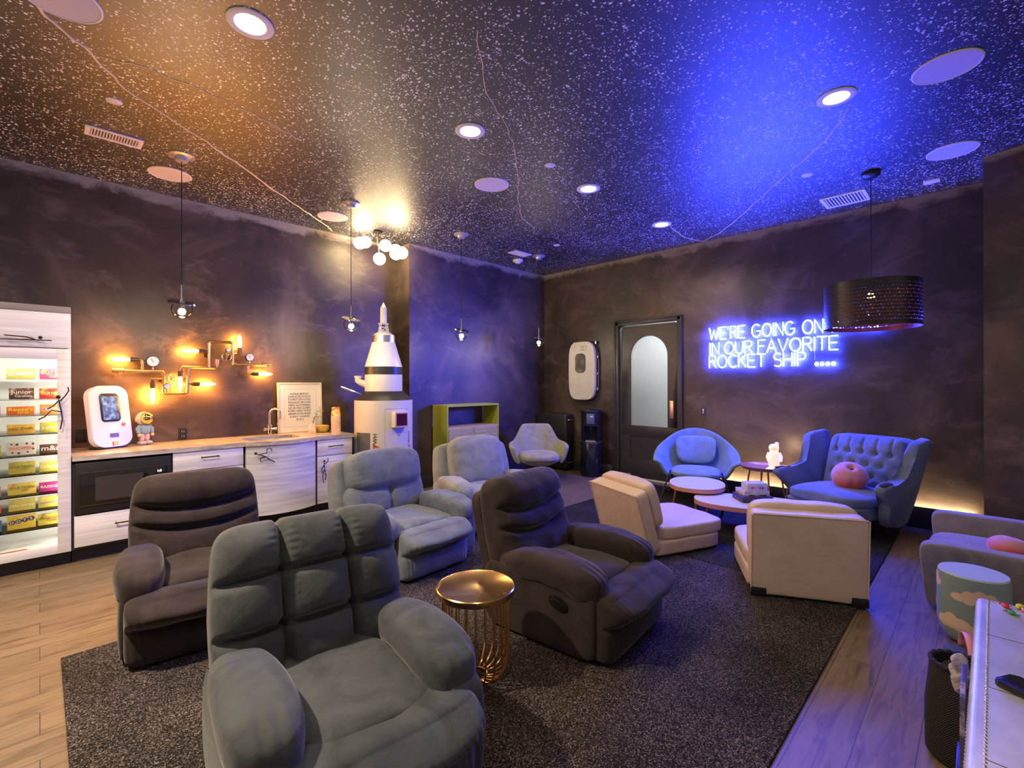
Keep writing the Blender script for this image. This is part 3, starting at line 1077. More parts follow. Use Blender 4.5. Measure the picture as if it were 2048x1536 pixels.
for lo, hi in (((PX0, 0, DZ0), (gx0, 0.02, DZ1)), ((gx1, 0, DZ0), (PX1, 0.02, DZ1)), ((gx0, 0, DZ0), (gx1, 0.02, gz0)), ((gx0, 0, gz1), (gx1, 0.02, DZ1))):
    b2(bm, (lo[0] - ox, lo[1], lo[2]), (hi[0] - ox, hi[1], hi[2]), 0.002)
gd = O('glass_door_frame', bm, M_LAM, pan)
bm = B(); b2(bm, (gx0 - ox, 0.008, gz0), (gx1 - ox, 0.012, gz1)); O('glass_pane', bm, thin_glass('thin_door_glass', (0.99, 1, 1), 1.25), gd)
hx = 0.120 - ox
figure_handle('figure_handle', gd, [[(hx - 0.01, -0.035, 1.37), (hx + 0.006, -0.035, 1.27)], [(hx - 0.002, -0.035, 1.355), (hx + 0.03, -0.035, 1.40), (hx + 0.05, -0.035, 1.44), (hx + 0.045, -0.035, 1.47)],
                                    [(hx - 0.014, -0.035, 1.355), (hx - 0.04, -0.035, 1.32), (hx - 0.075, -0.035, 1.295)], [(hx + 0.004, -0.035, 1.27), (hx - 0.05, -0.035, 1.285), (hx - 0.09, -0.035, 1.235), (hx - 0.125, -0.035, 1.215)],
                                    [(hx + 0.006, -0.035, 1.27), (hx + 0.012, -0.035, 1.21), (hx + 0.0, -0.035, 1.13)], [(hx, -0.035, 1.31), (hx, 0, 1.31)], [(hx + 0.01, -0.035, 1.20), (hx + 0.01, 0, 1.20)]], (hx - 0.012, -0.037, 1.39), 0.015)
SH = [1.533, 1.374, 1.246, 1.097, 0.926, 0.775, 0.610, 0.481, 0.336]
M_SHELF = thin_glass('green_edge_glass', (0.975, 0.99, 0.985), 1.12)
for z in SH:
    bm = B(); b2(bm, (PX0 + 0.022 - ox, 0.06, z - 0.008), (PX1 - 0.022 - ox, 0.56, z)); O('glass_shelf', bm, M_SHELF, pan)
bm = B()
b2(bm, (PX0 + 0.03 - ox, 0.032, 1.725), (PX1 - 0.03 - ox, 0.06, 1.738))
O('light_bar', bm, mat('cabinet_light', (1, 1, 1), 0.5, emit=(1.0, 0.90, 0.76), es=30), pan)
for y_ in (0.10, 0.36):
    bm = B(); b2(bm, (PX1 - 0.032 - ox, y_, 0.2), (PX1 - 0.021 - ox, y_ + 0.012, 1.72)); O('light_bar', bm, MATS['cabinet_light'], pan)
bm = B(); b2(bm, (PX0 + 0.021 - ox, 0.36, 0.2), (PX0 + 0.032 - ox, 0.372, 1.72)); O('light_bar', bm, MATS['cabinet_light'], pan)

# candy boxes: (row, column, width, height, colour, second colour, word, word colour, second word, label)
YEL, ORG, RED_, BRN, PNK, WHT = (0.80, 0.62, 0.08), (0.85, 0.20, 0.03), (0.72, 0.04, 0.03), (0.13, 0.04, 0.02), (0.80, 0.08, 0.22), (0.85, 0.82, 0.76)
CANDY = [
    (0, 'B', .165, .086, (0.58, 0.52, 0.12), (0.30, 0.52, 0.35), 'CryBabies', (0.95, 0.97, 1), None, 'yellow-green candy box with bubbly white lettering on the top shelf'),
    (0, 'C', .150, .086, PNK, (0.9, 0.35, 0.12), 'BOTTLE', (0.95, 0.55, 0.15), 'CAPS', 'pink candy box with orange lettering, right on the top shelf'),
    (0, 'A', .15, .086, (0.45, 0.65, 0.15), PNK, None, WHT, None, 'green and pink candy box cut off at the left of the top shelf'),
    (1, 'B', .140, .088, BRN, (0.55, 0.36, 0.25), 'Junior', WHT, 'Caramels', 'dark brown candy box with white lettering, second shelf'),
    (1, 'C', .150, .084, RED_, (0.85, 0.55, 0.10), 'RED HOTS', (0.98, 0.75, 0.25), None, 'red to yellow candy box, right on the second shelf'),
    (2, 'B', .155, .068, ORG, ORG, "Reese's", (0.95, 0.75, 0.05), 'PIECES', 'plain orange candy box with yellow lettering, third shelf'),
    (2, 'C', .150, .080, (0.85, 0.27, 0.05), (0.85, 0.5, 0.1), 'CRUNCH', (0.35, 0.55, 0.9), None, 'orange candy box with blue lettering, right on the third shelf'),
    (2, 'A', .15, .078, RED_, RED_, None, WHT, None, 'red candy box cut off at the left of the third shelf'),
    (3, 'B', .155, .074, (0.82, 0.45, 0.05), (0.88, 0.6, 0.1), 'Milk Duds', (0.16, 0.04, 0.03), None, 'amber candy box with dark slanted lettering, fourth shelf'),
    (3, 'C', .150, .082, (0.66, 0.58, 0.06), (0.75, 0.68, 0.15), 'Jujyfruits', WHT, None, 'olive yellow candy box behind the leg of the figure handle'),
    (3, 'A', .15, .080, (0.62, 0.06, 0.03), RED_, None, WHT, None, 'dark red candy box cut off at the left of the fourth shelf'),
    (4, 'B', .165, .102, WHT, (0.88, 0.80, 0.72), 'WHOPPERS', (0.70, 0.05, 0.06), None, 'white candy box with red lettering and brown malt balls'),
    (4, 'C', .150, .070, (0.11, 0.035, 0.02), BRN, 'm&m', WHT, None, 'chocolate brown candy box with a huge white lowercase word'),
    (4, 'A', .16, .085, (0.75, 0.55, 0.06), YEL, None, WHT, None, 'golden candy box cut off at the left of the fifth shelf'),
    (5, 'B', .150, .095, (0.64, 0.50, 0.09), (0.42, 0.42, 0.10), 'SOUR PATCH', (0.06, 0.16, 0.06), 'KIDS', 'yellow-green candy box with jumbled dark lettering, sixth shelf'),
    (5, 'C', .150, .080, (0.80, 0.68, 0.10), (0.85, 0.75, 0.3), 'Lemonhead', (0.93, 0.93, 0.85), None, 'lemon yellow candy box, right on the sixth shelf'),
    (5, 'A', .15, .065, (0.85, 0.55, 0.05), YEL, None, WHT, None, 'orange yellow candy box cut off at the left of the sixth shelf'),
    (6, 'B', .160, .090, (0.80, 0.66, 0.12), (0.9, 0.30, 0.10), 'SOUR PATCH', (0.06, 0.12, 0.05), 'KIDS', 'yellow candy box with red ends and dark lettering, seventh shelf'),
    (6, 'C', .150, .075, (0.48, 0.03, 0.20), (0.6, 0.05, 0.3), 'RAISINETS', WHT, None, 'magenta candy box with a white word, right on the seventh shelf'),
    (6, 'A', .15, .080, (0.62, 0.28, 0.25), WHT, None, WHT, None, 'pinkish candy box cut off at the left of the seventh shelf'),
    (7, 'B', .150, .090, (0.75, 0.58, 0.12), (0.40, 0.60, 0.20), 'Mike and Ike', WHT, None, 'tan and green candy box with white lettering, eighth shelf'),
    (7, 'C', .155, .085, (0.82, 0.66, 0.10), (0.9, 0.78, 0.3), 'Butterfinger', (0.10, 0.17, 0.42), None, 'yellow candy box with dark blue slanted lettering, eighth shelf'),
    (7, 'A', .15, .060, (0.80, 0.16, 0.08), RED_, None, WHT, None, 'red candy box cut off at the left of the eighth shelf'),
    (8, 'B', .160, .108, (0.78, 0.60, 0.08), (0.85, 0.45, 0.08), 'DOTS', WHT, None, 'yellow candy box with white letters in dark circles, lowest shelf'),
    (8, 'C', .160, .090, (0.70, 0.56, 0.08), (0.30, 0.13, 0.03), 'CHARLESTON', (0.13, 0.05, 0.02), 'CHEW', 'mustard candy box with brown lettering, right on the lowest shelf'),
    (8, 'A', .15, .085, (0.04, 0.20, 0.42), (0.05, 0.3, 0.5), None, WHT, None, 'blue candy box cut off at the left of the lowest shelf'),
]
COLX = {'A': -0.290, 'B': -0.102, 'C': 0.074}


def printed(name, c1, c2):
    c1 = tuple(0.72 * v for v in c1)
    c2 = tuple(0.72 * v for v in c2)
    return mat(name, c1, 0.35, var=(c2, 16.0, 3.0, 0.48, 0.62, (1, 1, 1.4)))


for i, (row, col, w, h, c1, c2, wd, wc, wd2, lb) in enumerate(CANDY):
    dx = 0.004 * math.sin(i * 2.3)
    t = T('candy_box', lb, 'candy box', (COLX[col] + dx, FY + 0.155 + 0.006 * math.cos(i), SH[row] + 0.0005), 0.03 * math.sin(i * 1.7), 'candy boxes in the pantry')
    bm = B(); b2(bm, (-w / 2, 0, 0), (w / 2, 0.022, h), 0.0012)
    O('carton', bm, printed('carton_print_%d' % i, c1, c2), t)
    if wd:
        cap = min(h * 0.34, w * 1.25 / max(3, len(wd)))
        zz = h * (0.50 if wd2 else 0.40)
        if wd == 'DOTS':
            for k, ch in enumerate(wd):
                cx = (-0.054 + 0.036 * k)
                cz = h * 0.52 + 0.006 * k
                bm = B(); cyl(bm, (cx, -0.0004, cz), (cx, -0.0012, cz), 0.0185, n=20); O('letter_disc', bm, mat('dark_disc', (0.04, 0.04, 0.09), 0.5), t)
                lettering('lettering', ch, 0.020, mat('ink_%d' % i, wc, 0.5), t, (cx, -0.0018, cz - 0.010), (1, 0, 0.12), (-0.12, 0, 1))
        else:
            sl = 0.10 if wd in ('Milk Duds', 'Jujyfruits', 'Butterfinger', 'CryBabies', 'CRUNCH') else 0.0
            if wd in ('m&m',):
                cap = h * 0.55
                zz = h * 0.30
            o = lettering('lettering', wd, cap, mat('ink_%d' % i, wc, 0.5), t, (0, -0.0012, zz), (1, 0, sl), (-sl, 0, 1), 0.0006, squeeze=1.0, shear=0.15 if sl else 0.0)
            xs = [v.co.x for v in o.data.vertices]
            wd_ = max(xs) - min(xs)
            k = min(1.6, w * 0.86 / wd_)
            for v in o.data.vertices:
                v.co.x *= k
            if wd == 'm&m':
                pass
            if wd2:
                o = lettering('lettering', wd2, cap * 0.62, mat('ink_%d' % i, wc, 0.5), t, (w * 0.08, -0.0012, zz - cap * 0.95), (1, 0, 0), (0, 0, 1))
    if wd == 'WHOPPERS':
        bm = B()
        for (bx, bz, r) in ((-0.055, 0.088, 0.006), (-0.025, 0.085, 0.009), (0.03, 0.088, 0.008), (0.065, 0.085, 0.009), (-0.05, 0.022, 0.007), (-0.015, 0.016, 0.009), (0.035, 0.022, 0.007), (0.066, 0.045, 0.008)):
            cyl(bm, (bx, -0.0003, bz), (bx, -0.0013, bz), r, n=14)
        O('printed_balls', bm, mat('malt_brown', (0.10, 0.045, 0.03), 0.5), t)
t = T('candy_box', 'red and white candy box lying flat on the pantry floor', 'candy box', (-0.135, FY + 0.11, 0.1455), 0.05, 'candy boxes in the pantry')
bm = B(); b2(bm, (-0.085, -0.03, 0), (0.065, 0.03, 0.026), 0.001); O('carton', bm, printed('carton_flat', (0.80, 0.12, 0.05), (0.9, 0.55, 0.3)), t)
bm = B(); b2(bm, (-0.112, -0.0305, -0.0002), (-0.085, 0.0305, 0.0262), 0.001); O('end_flap', bm, M_WHITE, t)

# ------------------------------------------------------------------ base cabinets and counter
CX0, CX1, CZT = 0.19, 2.635, 0.897
M_LAMB = laminate_material('wavy_pale_laminate', (0.45, 0.46, 0.50), (0.74, 0.74, 0.78), 24.0)


def bar_handle(parent, x0, x1, z, y=-0.035):
    bm = B()
    tube(bm, [(x0, 0, z), (x0, y, z)], 0.005, 8)
    tube(bm, [(x1, 0, z), (x1, y, z)], 0.005, 8)
    tube(bm, [(x0 - 0.012, y, z), (x1 + 0.012, y, z)], 0.0055, 10)
    return O('bar_handle', bm, M_BRONZE, parent)


def base_unit(name, lb, x0, x1):
    t = T(name, lb, 'cabinet', ((x0 + x1) / 2, FY, 0), 0)
    w = (x1 - x0) / 2
    bm = B()
    b2(bm, (-w, 0.02, 0.12), (w, 0.60, 0.83 if 'sink' not in name else 0.78))
    O('carcass', bm, M_BLACKW, t)
    bm = B(); b2(bm, (-w, 0.10, 0), (w, 0.56, 0.12)); O('toe_kick', bm, M_TOE, t)
    return t, w


# microwave unit with a drawer below
t, w = base_unit('microwave_cabinet', 'black-framed base cabinet holding the built-in microwave above a pale drawer', 0.19, 0.866)
bm = B(); b2(bm, (-w + 0.012, -0.002, 0.142), (w - 0.006, 0.02, 0.398), 0.002); d = O('drawer', bm, M_LAM, t); bar_handle(d, -0.06, 0.06, 0.30)
t = T('microwave', 'black built-in microwave with a small lit clock display', 'microwave', (0.531, FY, 0.412))
bm = B(); b2(bm, (-0.325, -0.012, 0.0), (0.325, 0.019, 0.425), 0.004); O('trim_frame', bm, M_BLACK, t)
bm = B(); b2(bm, (-0.295, -0.026, 0.065), (0.295, -0.012, 0.345), 0.004); dr = O('door', bm, mat('black_glass', (0.008, 0.008, 0.009), 0.08), t)
bm = B()
for lo, hi in (((-0.295, -0.0275, 0.342), (0.295, -0.0262, 0.345)), ((-0.295, -0.0275, 0.065), (0.295, -0.0262, 0.0675))):
    b2(bm, lo, hi)
O('edge_trim', bm, M_BRASS, dr)
bm = B(); b2(bm, (-0.20, -0.0268, 0.10), (0.12, -0.0262, 0.30)); O('window', bm, mat('microwave_window', (0.05, 0.042, 0.038), 0.15), dr)
M_DISP = mat('display_glow', (1, 1, 1), 0.5, emit=(0.9, 0.95, 1.0), es=3.0)
lettering('clock_digits', '1:0', 0.020, M_DISP, dr, (0.235, -0.0275, 0.288), (1, 0, 0), (0, 0, 1))
lettering('keypad_marks', '- - -', 0.010, mat('faint_print', (0.3, 0.3, 0.3), 0.5), dr, (0.235, -0.0275, 0.262), (1, 0, 0), (0, 0, 1))

t, w = base_unit('drawer_cabinet', 'pale base cabinet with a top drawer between the microwave and the bowed sink front', 0.868, 1.462)
bm = B(); b2(bm, (-w + 0.004, -0.002, 0.675), (w - 0.004, 0.02, 0.855), 0.002); d = O('drawer', bm, M_LAM, t); bar_handle(d, -0.065, 0.065, 0.79)
bm = B(); b2(bm, (-w + 0.004, -0.002, 0.142), (w - 0.004, 0.02, 0.668), 0.002); d = O('door', bm, M_LAM, t); bar_handle(d, -0.065, 0.065, 0.60)
t, w = base_unit('sink_cabinet', 'bowed wavy pale cabinet front under the sink with a bronze figure pull', 1.464, 2.203)
bm = B()


def bow(x, w=0.36):
    return -0.105 * (1 - (x / w) ** 2)


N_ = 24
for j, (z0, z1) in enumerate(((0.135, 0.855),)):
    fr, bk = [], []
    for i in range(N_ + 1):
        x = -0.352 + 0.704 * i / N_
        fr.append((x, bow(x)))
    prism(bm, fr + [(0.352, 0.02), (-0.352, 0.02)], z0, z1)
d = O('bowed_door', bm, M_LAMB, t)
figure_handle('figure_handle', d, [[(-0.27, -0.085, 0.775), (-0.20, -0.115, 0.745)], [(-0.25, -0.095, 0.77), (-0.19, -0.12, 0.785), (-0.19, -0.12, 0.825), (-0.155, -0.13, 0.83), (-0.15, -0.13, 0.80)], [(-0.20, -0.115, 0.745), (-0.25, -0.1, 0.73), (-0.24, -0.1, 0.70)],
                                   [(-0.20, -0.115, 0.745), (-0.165, -0.13, 0.715), (-0.12, -0.135, 0.685)], [(-0.22, -0.11, 0.755), (-0.22, -0.07, 0.755)], [(-0.165, -0.13, 0.715), (-0.165, -0.08, 0.715)]], (-0.285, -0.085, 0.785), 0.014, 0.005)
t, w = base_unit('end_cabinet', 'narrow pale end cabinet with a drawer over a door, beside the rocket', 2.205, 2.625)
bm = B(); b2(bm, (-w + 0.005, -0.002, 0.672), (w - 0.004, 0.02, 0.855), 0.002); d = O('drawer', bm, M_LAM, t); bar_handle(d, -0.075, 0.075, 0.775)
bm = B(); b2(bm, (-w + 0.005, -0.002, 0.135), (w - 0.004, 0.02, 0.666), 0.002); d = O('door', bm, M_LAMB, t)
figure_handle('figure_handle', d, [[(-0.145, -0.035, 0.60), (-0.14, -0.035, 0.52), (-0.12, -0.035, 0.46), (-0.13, -0.035, 0.40)], [(-0.14, -0.035, 0.58), (-0.10, -0.035, 0.61), (-0.10, -0.035, 0.645)], [(-0.145, -0.035, 0.57), (-0.175, -0.035, 0.53), (-0.165, -0.035, 0.48)],
                                   [(-0.14, -0.035, 0.52), (-0.16, -0.035, 0.45), (-0.15, -0.035, 0.37)], [(-0.14, -0.035, 0.55), (-0.14, 0, 0.55)], [(-0.12, -0.035, 0.46), (-0.12, 0, 0.46)]], (-0.142, -0.037, 0.615), 0.012, 0.0045)

# granite worktop with a cut-out for the sink, bowed out over the sink cabinet
cx = (CX0 + CX1) / 2
SX0, SX1, SY0, SY1 = 1.545, 2.085, FY + 0.10, FY + 0.42
bm = B()


def front(x):
    f = -0.018
    if 1.462 < x < 2.205:
        f += bow(x - 1.8335, 0.3715)
    return FY + f


t = T('worktop', 'long speckled granite worktop along the left wall, bowed out at the sink', 'countertop', (cx, FY, 0.857))
zt0, zt1 = 0.0, CZT - 0.857
xs = [CX0, 0.6, 1.0, 1.462] + [1.462 + 0.743 * i / 20 for i in range(1, 21)] + [CX1]
poly = [(x - cx, front(x) - FY) for x in xs]
left = [(x - cx, front(x) - FY) for x in xs if x <= SX0] + [(SX0 - cx, front(SX0) - FY)]
mid = [(SX0 - cx, front(SX0) - FY)] + [(x - cx, front(x) - FY) for x in xs if SX0 < x < SX1] + [(SX1 - cx, front(SX1) - FY)]
right = [(SX1 - cx, front(SX1) - FY)] + [(x - cx, front(x) - FY) for x in xs if x > SX1]
yb = WL - FY - 0.002
prism(bm, left + [(SX0 - cx, yb), (CX0 - cx, yb)], zt0, zt1)
prism(bm, right + [(CX1 - cx, yb), (SX1 - cx, yb)], zt0, zt1)
prism(bm, mid + [(SX1 - cx, SY0 - FY), (SX0 - cx, SY0 - FY)], zt0, zt1)
prism(bm, [(SX0 - cx, SY1 - FY), (SX1 - cx, SY1 - FY), (SX1 - cx, yb), (SX0 - cx, yb)], zt0, zt1)
O('slab', bm, M_GRAN, t, smooth=30)
bm = B()
b2(bm, (SX0 - 0.01, SY0 - 0.01, 0.79), (SX1 + 0.01, SY1 + 0.01, 0.856), 0.0)
for f in [f for f in bm.faces if f.normal.z > 0.9]:
    bm.faces.remove(f)
tag(O('sink_basin', bm, mat('dark_steel', (0.12, 0.12, 0.13), 0.3, 0.9)), 'dark undermount sink basin set in the granite worktop', 'sink')

# faucet
t = T('faucet', 'chrome gooseneck faucet with a cross lever behind the sink', 'faucet', (1.865, 5.79, CZT))
bm = B(); lathe(bm, [(0.0, 0), (0.028, 0), (0.028, 0.012), (0.018, 0.02), (0.018, 0.10), (0.022, 0.105), (0.022, 0.125), (0.014, 0.13), (0.0, 0.131)], 24); O('body', bm, M_CHROME, t)
bm = B(); tube(bm, [(0, 0, 0.12), (0, 0, 0.2), (0, 0, 0.245)] + [(0.06 * 0.72 * (1 - math.cos(math.radians(a))), -0.06 * 0.72 * (1 - math.cos(math.radians(a))), 0.245 + 0.06 * math.sin(math.radians(a))) for a in range(15, 181, 15)] + [(0.086, -0.086, 0.19)], 0.0125, 12); O('spout', bm, M_CHROME, t)
bm = B(); cyl(bm, (-0.055, 0, 0.075), (0.06, 0, 0.075), 0.012, n=16); cyl(bm, (-0.068, 0, 0.075), (-0.05, 0, 0.075), 0.019, n=16); cyl(bm, (0.055, 0, 0.075), (0.075, 0, 0.075), 0.017, n=16)
tube(bm, [(0.066, 0, 0.075), (0.075, -0.015, 0.11), (0.075, -0.02, 0.14)], 0.005, 8); O('lever', bm, M_CHROME, t)

# outlets on the left wall
for x, z, lb, w_ in ((1.064, 0.968, 'black outlet plate with white marks above the worktop', True), (0.275, 1.01, 'black outlet plate half hidden behind the white photo booth', False)):
    t = T('wall_outlet', lb, 'outlet', (x, WL, z))
    bm = B(); box(bm, (0, -0.004, 0), (0.078, 0.008, 0.125), None, 0.003); O('plate', bm, M_BLACK, t)
    if w_:
        bm = B()
        for zz in (0.025, -0.025):
            for xx in (-0.009, 0.009):
                box(bm, (xx, -0.0085, zz), (0.004, 0.002, 0.014))
        O('sockets', bm, mat('pale_slots', (0.5, 0.45, 0.4), 0.5), t)

# photo booth
t = T('photo_booth', 'white rounded photo booth tablet stand leaning on the worktop', 'photo booth', (0.472, 5.72, CZT), 0.46)
bm = B()
M = Matrix.Translation((0, 0, 0.010)) @ Matrix.Rotation(math.radians(-10), 4, 'X')
MF = M @ frame_matrix((0, 0, 0.285), (1, 0, 0), (0, 0, 1))
prism(bm, rrect(0.325, 0.57, 0.10, 10), -0.022, 0.045, MF, 0.02, 4)
O('body', bm, mat('glossy_white_shell', (0.68, 0.66, 0.66), 0.18, coat=0.4), t)


def on_face(name, outline, z0, z1, m, at, bev=0.0):
    bm = B()
    prism(bm, outline, z0, z1, M @ frame_matrix((at[0], 0, 0.285 + at[1]), (1, 0, 0), (0, 0, 1)), bev)
    return O(name, bm, m, t)


bz = on_face('tablet_bezel', rrect(0.160, 0.265, 0.03), 0.040, 0.049, M_BLACK, (0.0, 0.08), 0.003)
ms, nt, b = new_mat('tablet_picture')
tc = nd(nt, 'ShaderNodeTexCoord')
n_ = nd(nt, 'ShaderNodeTexNoise', Scale=28.0, Detail=4.0)
lk(nt, tc, 'Object', n_, 'Vector')
pic = ramp(nt, n_.outputs['Fac'], [(0.3, (0.03, 0.04, 0.10)), (0.5, (0.16, 0.22, 0.42)), (0.68, (0.55, 0.62, 0.85))])
nt.links.new(pic, b.inputs['Emission Color'])
b.inputs['Emission Strength'].default_value = 0.75
b.inputs['Base Color'].default_value = (0.02, 0.02, 0.03, 1)
b.inputs['Roughness'].default_value = 0.15
on_face('tablet_screen', rrect(0.126, 0.218, 0.006), 0.0491, 0.050, ms, (0.0, 0.075))
bm = B(); cyl(bm, (M @ Vector((0, -0.0495, 0.285 + 0.202))), (M @ Vector((0, -0.0505, 0.285 + 0.202))), 0.005, n=12); O('camera_lens', bm, mat('lens_red', (0.25, 0.02, 0.02), 0.1), t)
on_face('print_slot', rrect(0.088, 0.115, 0.008), 0.0446, 0.0456, mat('pale_panel', (0.70, 0.68, 0.70), 0.3), (0.01, -0.135))
on_face('slot_opening', rrect(0.075, 0.04, 0.004), 0.0450, 0.0468, mat('slot_shadow', (0.10, 0.09, 0.12), 0.3), (0.01, -0.18))
bm = B(); cyl(bm, M @ Vector((0.095, -0.044, 0.285 - 0.085)), M @ Vector((0.095, -0.050, 0.285 - 0.085)), 0.017, n=20); O('red_button', bm, mat('coral_red', (0.75, 0.12, 0.08), 0.4), t)
for k, c_ in enumerate(((0.75, 0.10, 0.04), (0.85, 0.42, 0.04), (0.70, 0.60, 0.05), (0.20, 0.45, 0.12))):
    on_face('rainbow_stripe', rrect(0.0125, 0.038, 0.001), 0.0440, 0.0457, mat('stripe_%d' % k, c_, 0.4), (-0.009 + 0.0125 * k, -0.258))
    bm = B(); box(bm, M @ Vector((-0.019 + 0.0125 * k, 0, 0.5705)), (0.0125, 0.07, 0.0016)); O('rainbow_stripe', bm, MATS['stripe_%d' % k], t)
bm = B(); prism(bm, rrect(0.26, 0.16, 0.04), 0, 0.016, Matrix.Translation((0, 0.045, 0)), 0.004); tube(bm, [(0, 0.06, 0.01), (0, 0.09, 0.15), (0, 0.06, 0.25)], 0.02, 10)
O('stand', bm, M_BLACK, t)

# astronaut figurine
t = T('astronaut_figurine', 'small astronaut figurine with a golden helmet and blue jacket', 'figurine', (0.728, 5.83, CZT), 0.35)
M_FIGW = mat('cream_resin', (0.72, 0.62, 0.56), 0.5)
bm = B(); blob(bm, (0, 0.01, 0.255), (0.066, 0.062, 0.066), 2.0, 12); o = O('helmet', bm, M_FIGW, t)
bm = B(); blob(bm, (0.010, -0.022, 0.256), (0.062, 0.055, 0.060), 2.1, 12); O('gold_visor', bm, mat('gold_mirror', (0.95, 0.62, 0.18), 0.08, 1.0), t)
bm = B(); cyl(bm, (-0.070, 0, 0.25), (-0.056, 0, 0.25), 0.022, n=16); cyl(bm, (0.056, 0, 0.25), (0.07, 0, 0.25), 0.022, n=16); O('ear_caps', bm, M_FIGW, t)
bm = B(); blob(bm, (0, 0, 0.15), (0.048, 0.038, 0.052), 2.6, 10)
tube(bm, [(-0.035, 0, 0.185), (-0.062, -0.005, 0.155), (-0.058, -0.02, 0.115)], [0.02, 0.021, 0.017], 10)
tube(bm, [(0.035, 0, 0.185), (0.062, -0.005, 0.155), (0.060, -0.015, 0.115)], [0.02, 0.021, 0.017], 10); O('blue_jacket', bm, mat('denim_blue_resin', (0.20, 0.32, 0.40), 0.6), t)
bm = B(); blob(bm, (-0.056, -0.028, 0.098), (0.017, 0.017, 0.018), 2.2, 8); blob(bm, (0.060, -0.022, 0.098), (0.016, 0.016, 0.018), 2.2, 8); O('hands', bm, mat('gold_resin', (0.75, 0.5, 0.2), 0.4, 0.4), t)
bm = B(); blob(bm, (-0.022, 0, 0.075), (0.022, 0.024, 0.045), 2.6, 8); blob(bm, (0.022, 0, 0.075), (0.022, 0.024, 0.045), 2.6, 8); O('pink_trousers', bm, mat('pale_pink_resin', (0.65, 0.42, 0.40), 0.5), t)
bm = B(); blob(bm, (-0.028, -0.012, 0.02), (0.034, 0.045, 0.0205), 2.4, 8); blob(bm, (0.030, -0.010, 0.02), (0.032, 0.043, 0.0205), 2.4, 8); O('boots', bm, mat('grey_pink_resin', (0.42, 0.35, 0.36), 0.5), t)

# framed alphabet print
FA = math.radians(-3)
t = T('framed_print', 'pale framed print of hand lettered words leaning on the left wall', 'picture', (2.256, 5.895, CZT))
M = Matrix.Rotation(FA, 4, 'X')
bm = B()
for c_, s_ in (((-0.254, 0, 0.303), (0.02, 0.025, 0.606)), ((0.254, 0, 0.303), (0.02, 0.025, 0.606)), ((0, 0, 0.010), (0.488, 0.025, 0.02)), ((0, 0, 0.596), (0.488, 0.025, 0.02))):
    box(bm, M @ Vector(c_), s_, (FA, 0, 0), 0.003)
O('frame', bm, mat('pale_gilded_wood', (0.62, 0.54, 0.44), 0.4), t)
bm = B(); box(bm, M @ Vector((0, 0.002, 0.303)), (0.488, 0.012, 0.566), (FA, 0, 0)); pr = O('paper', bm, mat('matt_white_paper', (0.72, 0.70, 0.69), 0.6), t)
bm = B()
for c_, s_ in (((-0.19, -0.005, 0.303), (0.002, 0.002, 0.46)), ((0.19, -0.005, 0.303), (0.002, 0.002, 0.46)), ((0, -0.005, 0.073), (0.382, 0.002, 0.002)), ((0, -0.005, 0.533), (0.382, 0.002, 0.002))):
    box(bm, M @ Vector(c_), s_, (FA, 0, 0))
O('inner_line', bm, mat('pale_grey_line', (0.5, 0.48, 0.47), 0.6), t)
ROWS = ['ALPHA BRAVO', 'CHARLIE DELTA ECHO', 'FOXTROT GOLF HOTEL', 'INDIA JULIET KILO LIMA', 'MIKE NOVEMBER', 'OSCAR PAPA QUEBEC', 'ROMEO SIERRA TANGO', 'UNIFORM VICTOR WHISKEY', 'X-RAY YANKEE', 'ZULU']
for k, rw in enumerate(ROWS):
    o = lettering('printed_line', rw, 0.0235, M_INK, t, M @ Vector((-0.01, -0.0055, 0.458 - 0.0345 * k)), (1, 0, 0), M.to_3x3() @ Vector((0, 0, 1)), 0.0004)
    xs_ = [v.co.x for v in o.data.vertices]
    k_ = min(1.0, 0.27 / (max(xs_) - min(xs_)))
    for v in o.data.vertices:
        v.co.x = -0.01 + (v.co.x + 0.01) * k_

# cups, glass jar
def cup_stack(lb, x, y, n, r0, r1, h, step, m1, m2, group=None):
    t = T('paper_cup_stack', lb, 'paper cups', (x, y, CZT), 0, group)
    for k in range(n):
        z = step * k
        top = (k == n - 1)
        bm = B()
        # cups stand upside down, nested
        lathe(bm, [(r0, z), (r0 + 0.002, z + 0.004), (r0 * 0.985, z + 0.006), (r1, z + h), (r1 - 0.004, z + h - 0.003)], 24, mis=[0, 0, 1 if top else 0, 1 if top else 0])
        O('paper_cup', bm, [m1, m2], t)
    return t


M_PINKC = mat('pink_striped_paper', (0.75, 0.46, 0.42), 0.6, var=((0.82, 0.66, 0.60), 60, 2, 0.42, 0.6, (1, 1, 0.3)))
M_POPC = mat('popcorn_print', (0.78, 0.10, 0.06), 0.55, var=((0.88, 0.72, 0.30), 14, 3, 0.46, 0.56, (1, 1, 1.8)))
cup_stack('tall stack of red and yellow printed popcorn cups beside the rocket', 2.57, 5.62, 13, 0.056, 0.045, 0.110, 0.016, M_PINKC, M_POPC)
cup_stack('short stack of pink paper cups before the framed print', 2.305, 5.685, 4, 0.045, 0.036, 0.085, 0.010, M_PINKC, M_PINKC)
t = T('glass_jar', 'large clear lidded glass jar with popcorn kernels behind the cups', 'jar', (2.452, 5.762, CZT))
bm = B(); lathe(bm, [(0.0, 0.002), (0.085, 0.002), (0.102, 0.03), (0.100, 0.10), (0.085, 0.17), (0.062, 0.205), (0.062, 0.225)], 36); thick(O('jar_body', bm, M_GLASS, t), 0.004)
bm = B(); lathe(bm, [(0.0, 0.005), (0.080, 0.005), (0.097, 0.03), (0.097, 0.075), (0.06, 0.082), (0.0, 0.080)], 36)
